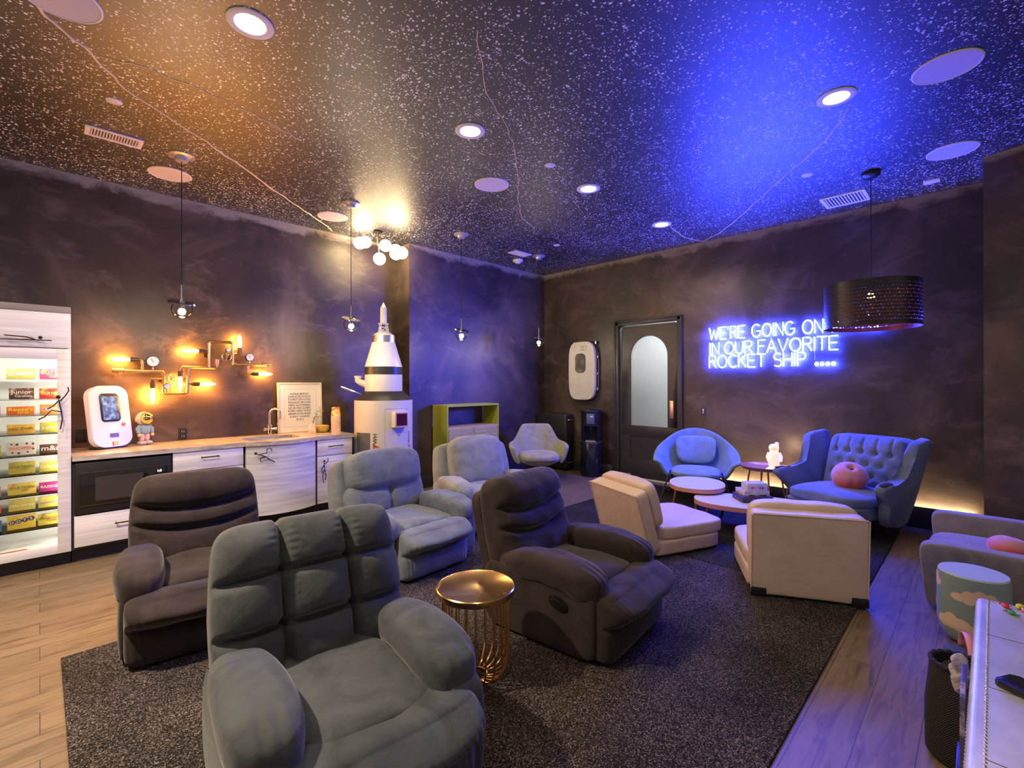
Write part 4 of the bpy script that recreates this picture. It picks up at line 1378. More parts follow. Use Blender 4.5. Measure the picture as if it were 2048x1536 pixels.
o = O('kernels', bm, mat('golden_kernels', (0.70, 0.38, 0.06), 0.5, var=((0.90, 0.62, 0.16), 80, 3, 0.4, 0.6, (1, 1, 1)), bump=(120, 1.0, 0.01, (1, 1, 1))), t); o['kind'] = 'stuff'
bm = B(); lathe(bm, [(0.078, 0.224), (0.080, 0.236), (0.05, 0.255), (0.022, 0.262), (0.018, 0.275), (0.030, 0.292), (0.022, 0.31), (0.0, 0.315)], 30); O('lid', bm, M_GLASS, t)

# ------------------------------------------------------------------ pipe lamp on the left wall
t = T('pipe_lamp', 'brass pipe wall lamp with glowing filament bulbs, gauges and valve wheels', 'wall lamp', (1.19, WL, 1.66))
PYO = -0.10


def pw(x, z):
    return (x - 1.19, PYO, z - 1.66)


def pipe(pts, r=0.0135):
    bm = B()
    out = [Vector(pw(*pts[0]))]
    for a, c, d_ in zip(pts[:-2], pts[1:-1], pts[2:]):
        A2, C2, D2 = (Vector(pw(*q)) for q in (a, c, d_))
        u, v = (A2 - C2).normalized(), (D2 - C2).normalized()
        for s_ in range(5):
            f = s_ / 4
            out.append(C2 + u * 0.025 * (1 - f) ** 2 + v * 0.025 * f ** 2)
    out.append(Vector(pw(*pts[-1])))
    tube(bm, out, r, 12)
    for a, c in zip(pts[:-1], pts[1:]):
        A2, C2 = Vector(pw(*a)), Vector(pw(*c))
        if (C2 - A2).length > 0.09:
            dn = (C2 - A2).normalized()
            for q in (A2 + dn * 0.03, C2 - dn * 0.03):
                cyl(bm, q - dn * 0.010, q + dn * 0.010, r * 1.28, n=14)
    return O('pipe', bm, M_BRASS, t)


pipe([(0.53, 1.621), (0.885, 1.621), (0.885, 1.393), (1.09, 1.393), (1.09, 1.663)])
pipe([(1.025, 1.60), (1.025, 1.663), (1.357, 1.663), (1.357, 1.70)])
pipe([(1.283, 1.663), (1.283, 1.945), (1.508, 1.945), (1.508, 1.705), (1.85, 1.705)])
pipe([(0.718, 1.621), (0.718, 1.728), (0.665, 1.728)], 0.0115)
pipe([(1.665, 1.705), (1.665, 1.602), (1.71, 1.602)], 0.0115)
pipe([(0.79, 1.547), (0.885, 1.547)], 0.010)
pipe([(1.283, 1.836), (1.235, 1.836)], 0.010)
pipe([(1.09, 1.489), (1.15, 1.489)], 0.010)
pipe([(1.508, 1.82), (1.574, 1.82), (1.574, 1.84)], 0.010)
M_FIL = mat('amber_filament_glow', (1, 0.8, 0.5), 0.3, emit=(1.0, 0.36, 0.035), es=340.0)


def bulb(x, z, dx, dz, ln):
    bm = B()
    s0, d_ = Vector(pw(x, z)), Vector((dx, 0, dz))
    cyl(bm, s0 - d_ * 0.055, s0 + d_ * 0.005, 0.021, n=16)
    cyl(bm, s0 - d_ * 0.075, s0 - d_ * 0.05, 0.013, n=12)
    O('socket', bm, mat('socket_brown', (0.12, 0.07, 0.04), 0.4, 0.6), t)
    q = d_.to_track_quat('Z', 'Y').to_matrix().to_4x4()
    bm = B()
    lathe(bm, [(0.0, 0), (0.012, 0.004), (0.016, ln * 0.25), (0.0175, ln * 0.5), (0.015, ln * 0.78), (0.007, ln * 0.93), (0.004, ln), (0.0, ln)], 16, Matrix.Translation(s0) @ q)
    O('bulb', bm, M_FIL, t)


bulb(0.625, 1.729, -1, 0, 0.15)
bulb(0.798, 1.452, 0, -1, 0.155)
bulb(1.026, 1.569, 0, -1, 0.15)
bulb(1.192, 1.488, 1, 0, 0.15)
bulb(1.189, 1.836, -1, 0, 0.155)
bulb(1.576, 1.888, 0, 1, 0.15)
bulb(1.762, 1.601, 1, 0, 0.15)


def gauge(x, z, r):
    bm = B(); cyl(bm, Vector(pw(x, z)) + Vector((0, -0.012, 0)), Vector(pw(x, z)) + Vector((0, 0.02, 0)), r, n=28); g = O('gauge', bm, M_BLACK, t)
    bm = B(); cyl(bm, Vector(pw(x, z)) + Vector((0, -0.0135, 0)), Vector(pw(x, z)) + Vector((0, -0.012, 0)), r * 0.86, n=28); O('dial', bm, M_WHITE, g)
    bm = B(); box(bm, Vector(pw(x - r * 0.12, z + r * 0.15)) + Vector((0, -0.0145, 0)), (r * 0.09, 0.001, r * 0.8), (0, -0.5, 0)); O('needle', bm, M_INK, g)
    bm = B(); cyl(bm, Vector(pw(x, z - r * 0.9)) + Vector((0, 0.004, 0)), Vector(pw(x, z - r - 0.04)), 0.009, n=10); O('gauge_stem', bm, M_BRASS, g)


gauge(0.80, 1.716, 0.056)
gauge(0.917, 1.468, 0.029)
gauge(1.462, 1.862, 0.024)
gauge(1.677, 1.788, 0.044)


def wheel(x, z, r, face):
    bm = B()
    c = Vector(pw(x, z)) + Vector((0, -0.03, 0))
    ring = [c + Vector((r * math.cos(2 * PI * k / 28) * (1 if face else 0.75), (0 if face else r * 0.6 * math.cos(2 * PI * k / 28)), r * math.sin(2 * PI * k / 28))) for k in range(28)]
    tube(bm, ring, 0.006, 8, True)
    for k in range(0, 28, 7):
        tube(bm, [c, ring[k]], 0.004, 6)
    cyl(bm, c + Vector((0, -0.008, 0)), c + Vector((0, 0.03, 0)), 0.011, n=12)
    O('valve_wheel', bm, M_BRASS, t)


wheel(0.945, 1.545, 0.042, False)
wheel(1.44, 1.783, 0.045, True)
for x, z, dx in ((0.53, 1.621, 0), (1.85, 1.71, 0), (1.357, 1.725, 1)):
    bm = B()
    p_ = Vector(pw(x, z))
    if dx:
        cyl(bm, p_ - Vector((0, 0, 0.03)), p_ + Vector((0, 0, 0.03)), 0.024, n=14)
    else:
        cyl(bm, p_ - Vector((0.045, 0, 0)), p_ + Vector((0.045, 0, 0)), 0.023, n=14)
        cyl(bm, p_ + Vector((0.02, 0, 0)), p_ + Vector((0.02, 0, -0.035)), 0.020, n=14)
    O('end_fitting', bm, M_BRASS, t)
bm = B()
for x, z in ((0.885, 1.53), (1.09, 1.53), (1.283, 1.80), (1.508, 1.80)):
    cyl(bm, pw(x, z), (x - 1.19, -0.008, z - 1.66), 0.009, n=10)
    cyl(bm, (x - 1.19, -0.010, z - 1.66), (x - 1.19, 0.0, z - 1.66), 0.028, n=18)
O('wall_brackets', bm, M_BRONZE, t)

# ------------------------------------------------------------------ the rocket
t = T('model_rocket', 'tall white model rocket with black bands and a lattice escape tower', 'rocket', (3.043, 5.305, 0))
M_RKW = mat('rocket_white', (0.62, 0.60, 0.59), 0.35)
M_RKB = mat('rocket_black', (0.03, 0.027, 0.028), 0.35)
bm = B(); lathe(bm, [(0.0, 0.0), (0.352, 0.0), (0.352, 1.285), (0.345, 1.29)], 64); bd = O('lower_body', bm, M_RKW, t)
bm = B(); lathe(bm, [(0.352, 1.286), (0.232, 1.395), (0.0, 1.396)], 64); O('black_skirt', bm, M_RKB, t)
bm = B(); lathe(bm, [(0.228, 1.39), (0.228, 1.602), (0.2, 1.602)], 56); mb = O('middle_body', bm, M_RKW, t)
bm = B(); lathe(bm, [(0.230, 1.600), (0.230, 1.695), (0.2, 1.695)], 56); O('black_band', bm, M_RKB, t)
bm = B(); lathe(bm, [(0.228, 1.694), (0.140, 2.0), (0.138, 2.003)], 56); O('cone', bm, M_RKW, t)
bm = B(); lathe(bm, [(0.140, 2.0), (0.140, 2.085)], 56); O('silver_band', bm, M_STEEL, t)
bm = B(); lathe(bm, [(0.140, 2.085), (0.080, 2.125), (0.07, 2.13), (0.0, 2.13)], 48); O('shoulder', bm, M_RKW, t)
bm = B()
for k in range(4):
    a = 2 * PI * k / 4 + 0.5
    a2 = a + PI / 2
    p0, p1 = Vector((0.072 * math.cos(a), 0.072 * math.sin(a), 2.12)), Vector((0.052 * math.cos(a), 0.052 * math.sin(a), 2.235))
    q0, q1 = Vector((0.072 * math.cos(a2), 0.072 * math.sin(a2), 2.12)), Vector((0.052 * math.cos(a2), 0.052 * math.sin(a2), 2.235))
    tube(bm, [p0, p1], 0.006, 6)
    tube(bm, [p0.lerp(p1, 0.15), q0.lerp(q1, 0.62)], 0.004, 6)
    tube(bm, [p0.lerp(p1, 0.62), q0.lerp(q1, 0.62)], 0.004, 6)
    tube(bm, [p0.lerp(p1, 0.15), q0.lerp(q1, 0.15)], 0.004, 6)
O('lattice_tower', bm, M_RKW, t)
bm = B(); lathe(bm, [(0.0, 2.232), (0.066, 2.232), (0.066, 2.238), (0.040, 2.245), (0.039, 2.425), (0.037, 2.43), (0.0, 2.505)], 32); O('escape_tip', bm, M_RKW, t)
# side pod, probe arm, window box, hatch and markings: placed by angle round the body as seen from the room
def rk(ang, r, z):
    a = math.radians(ang)
    return Vector((r * math.cos(a), r * math.sin(a), z))


va = math.degrees(math.atan2(-5.305, -3.043))       # direction from the rocket to the middle of the room
bm = B(); pl = va - 88
tube(bm, [rk(pl, 0.20, 1.47), rk(pl, 0.27, 1.50), rk(pl, 0.305, 1.525), rk(pl, 0.305, 1.575)], [0.042, 0.042, 0.04, 0.04], 14)
lathe(bm, [(0.046, 1.565), (0.046, 1.582), (0.0, 1.583)], 16, Matrix.Translation((rk(pl, 0.305, 0).x, rk(pl, 0.305, 0).y, 0))); O('side_thruster', bm, M_RKW, t)
bm = B(); tube(bm, [rk(va - 82, 0.27, 1.36), rk(va - 84, 0.33, 1.385), rk(va - 86, 0.40, 1.41)], 0.006, 8); tube(bm, [rk(va - 86, 0.39, 1.405), rk(va - 87, 0.50, 1.45)], 0.013, 10); O('probe_arm', bm, M_CHROME, t)


def panel(name, a0, a1, z0, z1, r, m, n=10):
    bm = B()
    grid(bm, lambda u, v: rk(va + a0 + (a1 - a0) * u, r, z0 + (z1 - z0) * v), n, 1)
    return O(name, bm, m, t)


panel('dark_hatch', -62, -26, 0.30, 0.905, 0.3535, mat('hatch_grey', (0.10, 0.12, 0.13), 0.4))
bm = B()
for a in (2, 52):
    grid(bm, lambda u, v, a=a: rk(va + a + 0.5 * u, 0.3533, 0.2 + 0.99 * v), 1, 1)
grid(bm, lambda u, v: rk(va + 2 + 50 * u, 0.3533, 1.185 + 0.004 * v), 14, 1)
O('door_seams', bm, mat('seam_grey', (0.30, 0.29, 0.31), 0.5), t)
fwd = rk(va + 30, 1, 0)
side = Vector((-fwd.y, fwd.x, 0))
MW = frame_matrix(rk(va + 30, 0.33, 1.06), side, (0, 0, 1))
bm = B(); prism(bm, rrect(0.185, 0.185, 0.006), 0, 0.085, MW, 0.003); O('window_box', bm, M_RKW, t)
bm = B(); prism(bm, rrect(0.158, 0.158, 0.004), 0.0845, 0.087, MW); O('window_rim', bm, mat('salmon_red', (0.62, 0.16, 0.14), 0.4), t)
bm = B(); prism(bm, rrect(0.138, 0.138, 0.003), 0.0865, 0.088, MW); O('dark_window', bm, mat('maroon_glass', (0.06, 0.008, 0.015), 0.1), t)
bm = B()
pts = [(-0.085, 0.93), (0.085, 0.93), (0.0, 0.80)]
grid(bm, lambda u, v: rk(va + 30 + (-14 + 28 * u) * (1 - v), 0.3536, 0.965 - 0.115 * v), 8, 8)
bmesh.ops.remove_doubles(bm, verts=bm.verts[:], dist=1e-4)
O('blue_triangle', bm, mat('pale_blue_print', (0.30, 0.34, 0.62), 0.4), t)


def rk_text(name, s, ang, z, cap, m, up):
    f = rk(va + ang, 1, 0)
    sd = Vector((-f.y, f.x, 0))
    return lettering(name, s, cap, m, t, rk(va + ang, 0.3536, z), (0, 0, 1), -sd, 0.0008)


rk_text('lettering', 'TPWH', -12.5, 0.80, 0.048, M_INK, 0)
panel('red_bars', -19, -8, 0.73, 0.75, 0.3537, mat('red_print', (0.70, 0.12, 0.08), 0.5))
rk_text('lettering', 'TPWHT', 60, 0.83, 0.03, M_INK, 0)
panel('red_bars', 56, 62, 0.66, 0.74, 0.3537, MATS['red_print'])

# ------------------------------------------------------------------ rugs
bm = B(); box(bm, (1.985, 2.065, 0.007), (3.81, 2.95, 0.014), None, 0.005, 2)
tag(O('area_rug', bm, M_RUG1), 'large charcoal flecked rug under the recliners', 'rug', 'dark rugs')
bm = B(); box(bm, (5.11, 2.065, 0.006), (2.40, 2.95, 0.012), None, 0.004, 2)
tag(O('area_rug', bm, M_RUG2), 'darker rug under the coffee tables, meeting the recliner rug at a seam', 'rug', 'dark rugs')
RZ = 0.015

# ------------------------------------------------------------------ recliners
def gv(s, w):
    return math.exp(-(s / w) ** 2)


def wrinkle(p, amp, sc, seed):
    v = Vector((p.x * sc, p.y * sc, p.z * sc)) + Vector((seed, seed * 1.7, seed * 0.3))
    return amp * noise.noise(v)


def recliner(lb, loc, rz, m, style, W=0.86, tilt=13.0, back_h=0.58, lever=0, group=None, fs=0.0, az=0.0):
    t = T('recliner', lb, 'armchair', (loc[0], loc[1], RZ), rz, group)
    wi = W / 2
    sd = loc[0] * 3.1 + loc[1]
    aw = 0.105                                     # half width of an arm
    bm = B(); blob(bm, (0, 0.02, 0.165), (wi - 0.13, 0.33, 0.14), 9, 8); O('base', bm, m, t)
    for s in (-1, 1):
        def fside(p, q):
            p.x += s * 0.010 * (1 - q.z * q.z)
            return p
        bm = B(); blob(bm, (s * (wi - 0.085), 0.01, 0.205), (0.075, 0.385, 0.192), 9, 12, fside); O('side_panel', bm, m, t)

        def farm(p, q):
            f = -q.y                               # +1 at the front
            p.z += 0.022 * math.cos(q.y * 1.4) - 0.022 * max(0.0, f - 0.25) ** 1.5 - 0.020 * max(0.0, -f)
            p.x *= 1.0 + 0.10 * max(0.0, f) - 0.12 * max(0.0, -f)
            p.z -= 0.05 * max(0.0, f - 0.40) * max(0.0, 0.5 - q.z)
            gath = 0.0
            if f > 0.55:
                gath = 0.006 * math.sin(q.x * 16 + 2 * q.z) * (f - 0.55) / 0.45
            p.z += wrinkle(p, 0.010, 9, sd + s) + gath
            return p
        bm = B(); blob(bm, (s * (wi - 0.095), -0.045 + fs * 0.4, 0.405 + az), (aw + 0.008, 0.35 - fs * 0.5, 0.085), 3.1, 28, farm); O('armrest', bm, m, t)
    # seat cushion
    def fseat(p, q):
        p.z += 0.02 * (1 - q.x * q.x) + wrinkle(p, 0.010, 7, sd)
        return p
    bm = B(); blob(bm, (0, 0.0, 0.305), (wi - 0.165, 0.335, 0.078), 5, 16, fseat); O('seat_cushion', bm, m, t)
    # front: full-width roll over the folded footrest
    fw = {'brown': wi - 0.03, 'grey': wi - 0.055}.get(style, wi - 0.155)

    def ffoot(p, q):
        if q.z > 0.15:
            k = (q.z - 0.15) / 0.85
            p.y -= 0.050 * math.sin(min(1.0, k * 1.15) * PI) * max(0.0, 0.5 - q.y)
        else:
            p.y += 0.018 * max(0.0, -q.y)
        g = gv(q.z - 0.05, 0.07)
        p.y += 0.028 * g * max(0.0, -q.y)
        p.z += wrinkle(p, 0.010, 8, sd + 3) * (1 if q.z > 0 else 0.3)
        p.y += 0.004 * math.sin(q.x * 70 + 4 * q.z) * max(0.0, -q.y) * (1.0 if style == 'grey' else 0.4)
        return p
    bm = B(); blob(bm, (0, -0.385 + fs, 0.192), (fw, 0.110, 0.180), 10, 48, ffoot, None, 0, 3.6); O('footrest', bm, m, t)
    # back
    MB = Matrix.Translation((0, 0.235, 0.32)) @ Matrix.Rotation(math.radians(-tilt), 4, 'X')
    hz = back_h / 2

    if style in ('brown', 'grey'):
        def fback(p, q):
            fr = max(0.0, -q.y)
            v = q.z
            taper = 1.0 + 0.035 * (1 - v * v) - 0.045 * max(0.0, v)
            p.x *= taper
            if style == 'brown':
                sag = 0.22 * (1 - (q.x * q.x)) * 1.0
                g = gv(v - (0.44 - sag), 0.060) + gv(v - (0.06 - sag), 0.060)
                fade = max(0.0, 1 - 0.6 * abs(q.x) ** 10)
                p.y += 0.062 * g * fr * fade
                # the upper pillow stands proud of the lumbar part
                p.y -= 0.055 * fr * (max(0.0, 1 - ((v - 0.72) / 0.42) ** 2)) * (1 - 0.4 * q.x * q.x)
                p.y -= 0.020 * fr * max(0.0, 1 - ((v - 0.02) / 0.26) ** 2)
                p.y -= 0.035 * fr * max(0.0, 1 - ((v + 0.55) / 0.40) ** 2)
                top = max(0.0, v - 0.80)
                p.z += 0.012 * math.sin(q.x * 30) * top * fr
            else:
                cg = gv(q.x - 0.36, 0.042) + gv(q.x + 0.36, 0.042)
                bow_ = -0.10 * q.x
                rg = gv(v - 0.36 - 0.05 * (1 - q.x * q.x), 0.045) + gv(v + 0.22 - 0.03 * (1 - q.x * q.x), 0.045)
                front = fr if abs(v) < 0.93 else max(fr, 0.35)
                p.y += (0.055 * cg + 0.055 * min(1.0, rg)) * fr
                p.z -= 0.024 * cg * max(0.0, v - 0.55) / 0.45
                for cx_ in (-0.70, 0.0, 0.70):
                    for cz_ in (0.72, 0.07, -0.62):
                        p.y -= 0.034 * fr * max(0.0, 1 - ((q.x - cx_) / 0.36) ** 2) * max(0.0, 1 - ((v - cz_) / 0.36) ** 2)
                # gathers beside the upright seams
                p.y += 0.0022 * math.sin(v * 75) * fr * (gv(q.x - 0.27, 0.06) + gv(q.x - 0.45, 0.06) + gv(q.x + 0.27, 0.06) + gv(q.x + 0.45, 0.06))
            p.y += wrinkle(p, 0.010, 8, sd + 5) * fr
            return p
        bm = B(); blob(bm, (0, 0.055, hz - 0.04), (wi - (0.035 if style == 'grey' else 0.048), 0.125, hz + 0.035), 7.0 if style == 'brown' else 9.0, 72, fback, MB, 0, 3.6); O('back_cushion', bm, m, t)
        bm = B(); blob(bm, (0, 0.165, hz - 0.10), (wi - 0.05, 0.045, hz + 0.03), 9, 10, None, MB); O('back_panel', bm, m, t)
    else:
        # winged frame with a separate head pillow (and lumbar pillow)
        def fsh(p, q):
            p.x *= 1.0 - 0.06 * max(0.0, q.z)
            p.z -= 0.02 * (abs(q.x) ** 3) * max(0.0, q.z)
            p.y -= 0.045 * abs(q.x) ** 3 * max(0.0, -q.y)
            return p
        bm = B(); blob(bm, (0, 0.13, hz - 0.06), (wi - 0.035, 0.085, hz + 0.005), 10, 22, fsh, MB, 0, 5); O('winged_back', bm, m, t)
        pw_ = wi - 0.155

        def fpil(p, q):
            f = max(0.0, -q.y)
            p.y -= 0.03 * f * (1 - q.x * q.x) * (1 - q.z * q.z)
            p.z += 0.02 * (1 - q.x * q.x) * max(0.0, q.z)
            ed = abs(q.x) ** 6
            p.y += 0.006 * math.sin(q.z * 26) * ed * f + wrinkle(p, 0.012, 9, sd) * f
            return p
        if style == 'pillow':
            bm = B(); blob(bm, (0, -0.015, hz + 0.105), (pw_ + 0.03, 0.115, 0.165), 4.0, 28, fpil, MB); O('head_pillow', bm, m, t)

            def flum(p, q):
                f = max(0.0, -q.y)
                p.y += 0.030 * gv(q.x, 0.05) * f
                p.y -= 0.02 * f * (1 - q.z * q.z)
                p.y += wrinkle(p, 0.010, 9, sd + 2) * f
                return p
            bm = B(); blob(bm, (0, 0.015, hz - 0.13), (pw_ + 0.06, 0.095, 0.155), 3.6, 28, flum, MB); O('lumbar_pillow', bm, m, t)
        else:
            bm = B(); blob(bm, (0, -0.02, hz + 0.0), (pw_ - 0.015, 0.11, hz - 0.03), 5.0, 30, fpil, MB); O('back_pad', bm, m, t)
            def flum2(p, q):
                f = max(0.0, q.z)
                p.z -= 0.03 * (gv(q.x - 0.33, 0.05) + gv(q.x + 0.33, 0.05)) * f
                return p
            bm = B(); blob(bm, (0, -0.01, 0.03), (pw_ + 0.02, 0.10, 0.07), 3.4, 22, flum2, MB); O('lower_pad', bm, m, t)
    if lever:
        bm = B()
        prism(bm, oval(0.062, 0.034, 28, 2.4), 0, 0.012, frame_matrix((lever * (wi - 0.004), -0.16, 0.285), (0, lever, 0.25 * lever), (0, -0.25, 1)), 0.004)
        prism(bm, oval(0.040, 0.018, 24, 2.4), 0.010, 0.016, frame_matrix((lever * (wi - 0.004), -0.16, 0.285), (0, lever, 0.25 * lever), (0, -0.25, 1)), 0.003)
        tag(O('recline_handle', bm, mat('black_plastic', (0.008, 0.008, 0.009), 0.3), t), 'black oval recline handle')
    return t


V_BROWN = velvet('dark_brown_microfibre', (0.015, 0.0105, 0.0105), (0.034, 0.024, 0.0245), 0.18)
V_GREY = velvet('charcoal_grey_microfibre', (0.030, 0.036, 0.041), (0.060, 0.069, 0.077), 0.18)
V_BLUE = velvet('slate_blue_velvet', (0.105, 0.125, 0.165), (0.18, 0.205, 0.25), 0.3)
V_LIGHT = velvet('pale_grey_blue_velvet', (0.20, 0.225, 0.24), (0.31, 0.335, 0.35), 0.3)
recliner('dark brown recliner with curved pleats, in front of the microwave', (0.725, 3.485), math.radians(-7), V_BROWN, 'brown', 0.81, 13, 0.585)
recliner('charcoal grey recliner with a tufted square-panelled back, nearest the camera', (0.81, 1.72), math.radians(-5), V_GREY, 'grey', 0.82, 14, 0.615, 0, None, 0.055, 0.018)
recliner('slate blue recliner with a puffy head pillow, in front of the rocket', (2.17, 3.45), math.radians(3), V_BLUE, 'pillow', 0.96, 13, 0.605)
recliner('pale grey-blue recliner with broad wings, in front of the green cabinet', (3.40, 3.78), math.radians(-17), V_LIGHT, 'pad', 0.98, 16, 0.58)
recliner('dark brown recliner with curved pleats, beside the gold side table', (2.37, 1.835), math.radians(6), V_BROWN, 'brown', 0.80, 15, 0.59, -1)

# ------------------------------------------------------------------ gold side table
t = T('side_table', 'round gold side table with a wire cage base between two recliners', 'side table', (1.56, 1.82, RZ))
M_GOLD = mat('brushed_gold_top', (0.80, 0.50, 0.20), 0.22, 1.0, bump=(60, 0.15, 0.001, (0.06, 1, 1)))
M_GOLDW = mat('gold_wire', (0.85, 0.50, 0.18), 0.25, 1.0)
TH_ = 0.46
bm = B(); lathe(bm, [(0.0, TH_ - 0.032), (0.196, TH_ - 0.032), (0.198, TH_ - 0.028), (0.198, TH_ - 0.004), (0.194, TH_), (0.190, TH_ - 0.003), (0.0, TH_ - 0.003)], 56); O('round_top', bm, M_GOLD, t)
for k in range(22):
    a = 2 * PI * k / 22
    ca, sa = math.cos(a), math.sin(a)
    pts = [(0.168 * ca, 0.168 * sa, TH_ - 0.032), (0.168 * ca, 0.168 * sa, 0.12)]
    for s in range(1, 7):
        b_ = s / 6 * PI / 2
        r_ = 0.168 - 0.10 * (1 - math.cos(b_))
        pts.append((r_ * ca, r_ * sa, 0.12 - 0.112 * math.sin(b_)))
    pts.append((0.058 * ca, 0.058 * sa, 0.008))
    bm = B(); tube(bm, pts, 0.0045, 6); O('wire', bm, M_GOLDW, t)
bm = B(); tube(bm, [(0.058 * math.cos(2 * PI * k / 36), 0.058 * math.sin(2 * PI * k / 36), 0.009) for k in range(36)], 0.005, 8, True); O('base_ring', bm, M_GOLDW, t)

# ------------------------------------------------------------------ white folding floor chairs
M_VINYL = mat('cream_leatherette', (0.64, 0.50, 0.41), 0.45, var=((0.56, 0.44, 0.36), 5, 4, 0.35, 0.7, (1, 1, 1)), bump=(14, 0.25, 0.02, (1, 1, 1)))


def floor_chair(lb, loc, rz, W, lean, feet=True):
    """faces -y; the folded back is two slabs, the seat is two slabs"""
    t = T('floor_chair', lb, 'floor chair', (loc[0], loc[1], RZ), rz, 'cream folding floor chairs')
    w = W / 2

    def soft(seed, amp=0.006):
        def f(p, q):
            p += Vector((0, wrinkle(p, amp, 7, seed), wrinkle(p, amp, 7, seed + 4)))
            return p
        return f
    # origin at the middle of the back's lower rear edge
    bm = B(); blob(bm, (0, -0.43, 0.075), (w, 0.40, 0.072), 9, 18, soft(loc[0])); O('seat_base', bm, M_VINYL, t)
    bm = B(); blob(bm, (0, -0.50, 0.195), (w - 0.004, 0.395, 0.068), 6, 18, soft(loc[1])); O('seat_cushion', bm, M_VINYL, t)
    MB = Matrix.Rotation(math.radians(-lean), 4, 'X')
    bm = B(); blob(bm, (0, -0.065, 0.30), (w, 0.062, 0.288), 16, 20, soft(loc[0] + 2, 0.004), MB); O('back_slab', bm, M_VINYL, t)
    bm = B(); blob(bm, (0, -0.185, 0.415), (w - 0.006, 0.066, 0.215), 6, 18, soft(loc[0] + 3), MB); O('back_cushion', bm, M_VINYL, t)
    for s in (-1, 1):
        pts = [MB @ Vector((s * (w - 0.003), -0.006, 0.02)), MB @ Vector((s * (w - 0.003), -0.004, 0.575))]
        bm = B(); tube(bm, pts, 0.005, 8); O('piping', bm, M_VINYL, t)
        if feet:
            bm = B(); box(bm, (s * (w - 0.048), -0.045, 0.031), (0.099, 0.094, 0.062), None, 0.004); O('corner_pad', bm, M_BLACK, t)
    bm = B(); tube(bm, [MB @ Vector((-w + 0.01, -0.004, 0.578)), MB @ Vector((w - 0.01, -0.004, 0.578))], 0.005, 8); O('piping', bm, M_VINYL, t)
    return t


# B: seen from behind; A: seen from its side
dB = Vector((3.823 - 3.502, 0.537 - 1.137))
floor_chair('cream floor chair seen from behind, black corner pads under its back', ((3.502 + 3.823) / 2, (1.137 + 0.537) / 2), math.atan2(-dB.y, -dB.x) + 0.0, 0.70, 3)
floor_chair('cream floor chair in profile beside the brown recliner, its seat towards the coffee table', (3.735, 2.29), math.radians(68), 0.73, 16, False).scale = (0.97, 0.97, 0.97)

# ------------------------------------------------------------------ shells for the bowl-shaped chairs
def sstep(a, b, x):
    k = max(0.0, min(1.0, (x - a) / (b - a)))
    return k * k * (3 - 2 * k)


def bowl(rim, base, phi0, nphi=44, nt=14, curve=0.7, flare=0.0):
    """open shell round a seat: phi 0 is the back (+y), +-phi0 the fronts of the arms"""
    bm = B()

    def f(u, v):
        ph = math.radians(-phi0 + 2 * phi0 * u)
        r0, z0 = base(ph)
        r1, z1 = rim(ph)
        k = v ** curve
        r = r0 + (r1 - r0) * k + flare * sstep(0.75, 1.0, v) * sstep(0.9, 1.5, abs(ph))
        z = z0 + (z1 - z0) * v
        return Vector((r * math.sin(ph), r * math.cos(ph), z))
    grid(bm, f, nphi, nt)
    return bm


# ------------------------------------------------------------------ blue womb-shaped chair
M_TEAL = velvet('sky_blue_wool', (0.15, 0.24, 0.29), (0.22, 0.32, 0.38), 0.2)
FACE = math.atan2(2.62, 6.0)                       # turned to the middle of the room
t = T('lounge_chair', 'wide sky blue shell lounge chair on thin black legs, beside the door', 'armchair', (5.97, 2.62, 0.013), FACE - PI / 2)


def w_rim(ph):
    a = abs(ph)
    return 0.415 + 0.045 * sstep(0.5, 1.6, a), 0.49 + 0.37 * max(0.0, math.cos(ph)) ** 0.8


def w_base(ph):
    a = abs(ph)
    return 0.27 + 0.05 * sstep(1.2, 2.0, a), 0.27


bm = bowl(w_rim, w_base, 112, 48, 16, 0.62, 0.05)
for v in bm.verts:                                  # the back leans away, the arms reach forward
    v.co.x *= 1.02
o = thick(O('shell', bm, M_TEAL, t), 0.045, 0.0, 1)
bm = B()
lathe(bm, [(0.0, 0.23), (0.16, 0.235), (0.275, 0.275), (0.285, 0.30), (0.26, 0.31), (0.0, 0.31)], 36)
O('shell_bottom', bm, M_TEAL, t)


def fc(p, q):
    p.z += 0.02 * (1 - q.x * q.x) * (1 - q.y * q.y)
    return p


bm = B(); blob(bm, (0, -0.10, 0.345), (0.285, 0.30, 0.048), 3.6, 18, fc); O('seat_cushion', bm, M_TEAL, t)
bm = B(); blob(bm, (0, 0, 0), (0.245, 0.055, 0.185), 3.6, 18, lambda p, q: Vector((p.x * (1 + 0.06 * q.z), p.y + 0.06 * q.x * q.x * -1, p.z)), Matrix.Translation((0, 0.24, 0.585)) @ Matrix.Rotation(math.radians(-17), 4, 'X')); O('back_cushion', bm, M_TEAL, t)
for s in (-1, 1):
    bm = B(); tube(bm, [(s * 0.30, -0.16, 0.36), (s * 0.36, -0.22, 0.18), (s * 0.41, -0.27, 0.012)], 0.009, 8); O('leg', bm, M_BLACK, t)
    bm = B(); tube(bm, [(s * 0.26, 0.16, 0.33), (s * 0.31, 0.26, 0.16), (s * 0.34, 0.32, 0.012)], 0.009, 8); O('leg', bm, M_BLACK, t)
    for y_, x_ in ((-0.27, 0.41), (0.32, 0.34)):
        bm = B(); cyl(bm, (s * x_, y_, 0.0), (s * x_, y_, 0.014), 0.016, n=14); O('glide', bm, M_STEEL, t)

# ------------------------------------------------------------------ tufted wing chair
V_WING = velvet('dusty_blue_velvet', (0.10, 0.135, 0.21), (0.16, 0.205, 0.29), 0.35)
t = T('wing_chair', 'button-tufted dusty blue wing chair with outstretched arms under the neon sign', 'armchair', (5.79, 1.00, 0.013), math.radians(-112), None)
t.scale = (0.98, 0.96, 0.98)


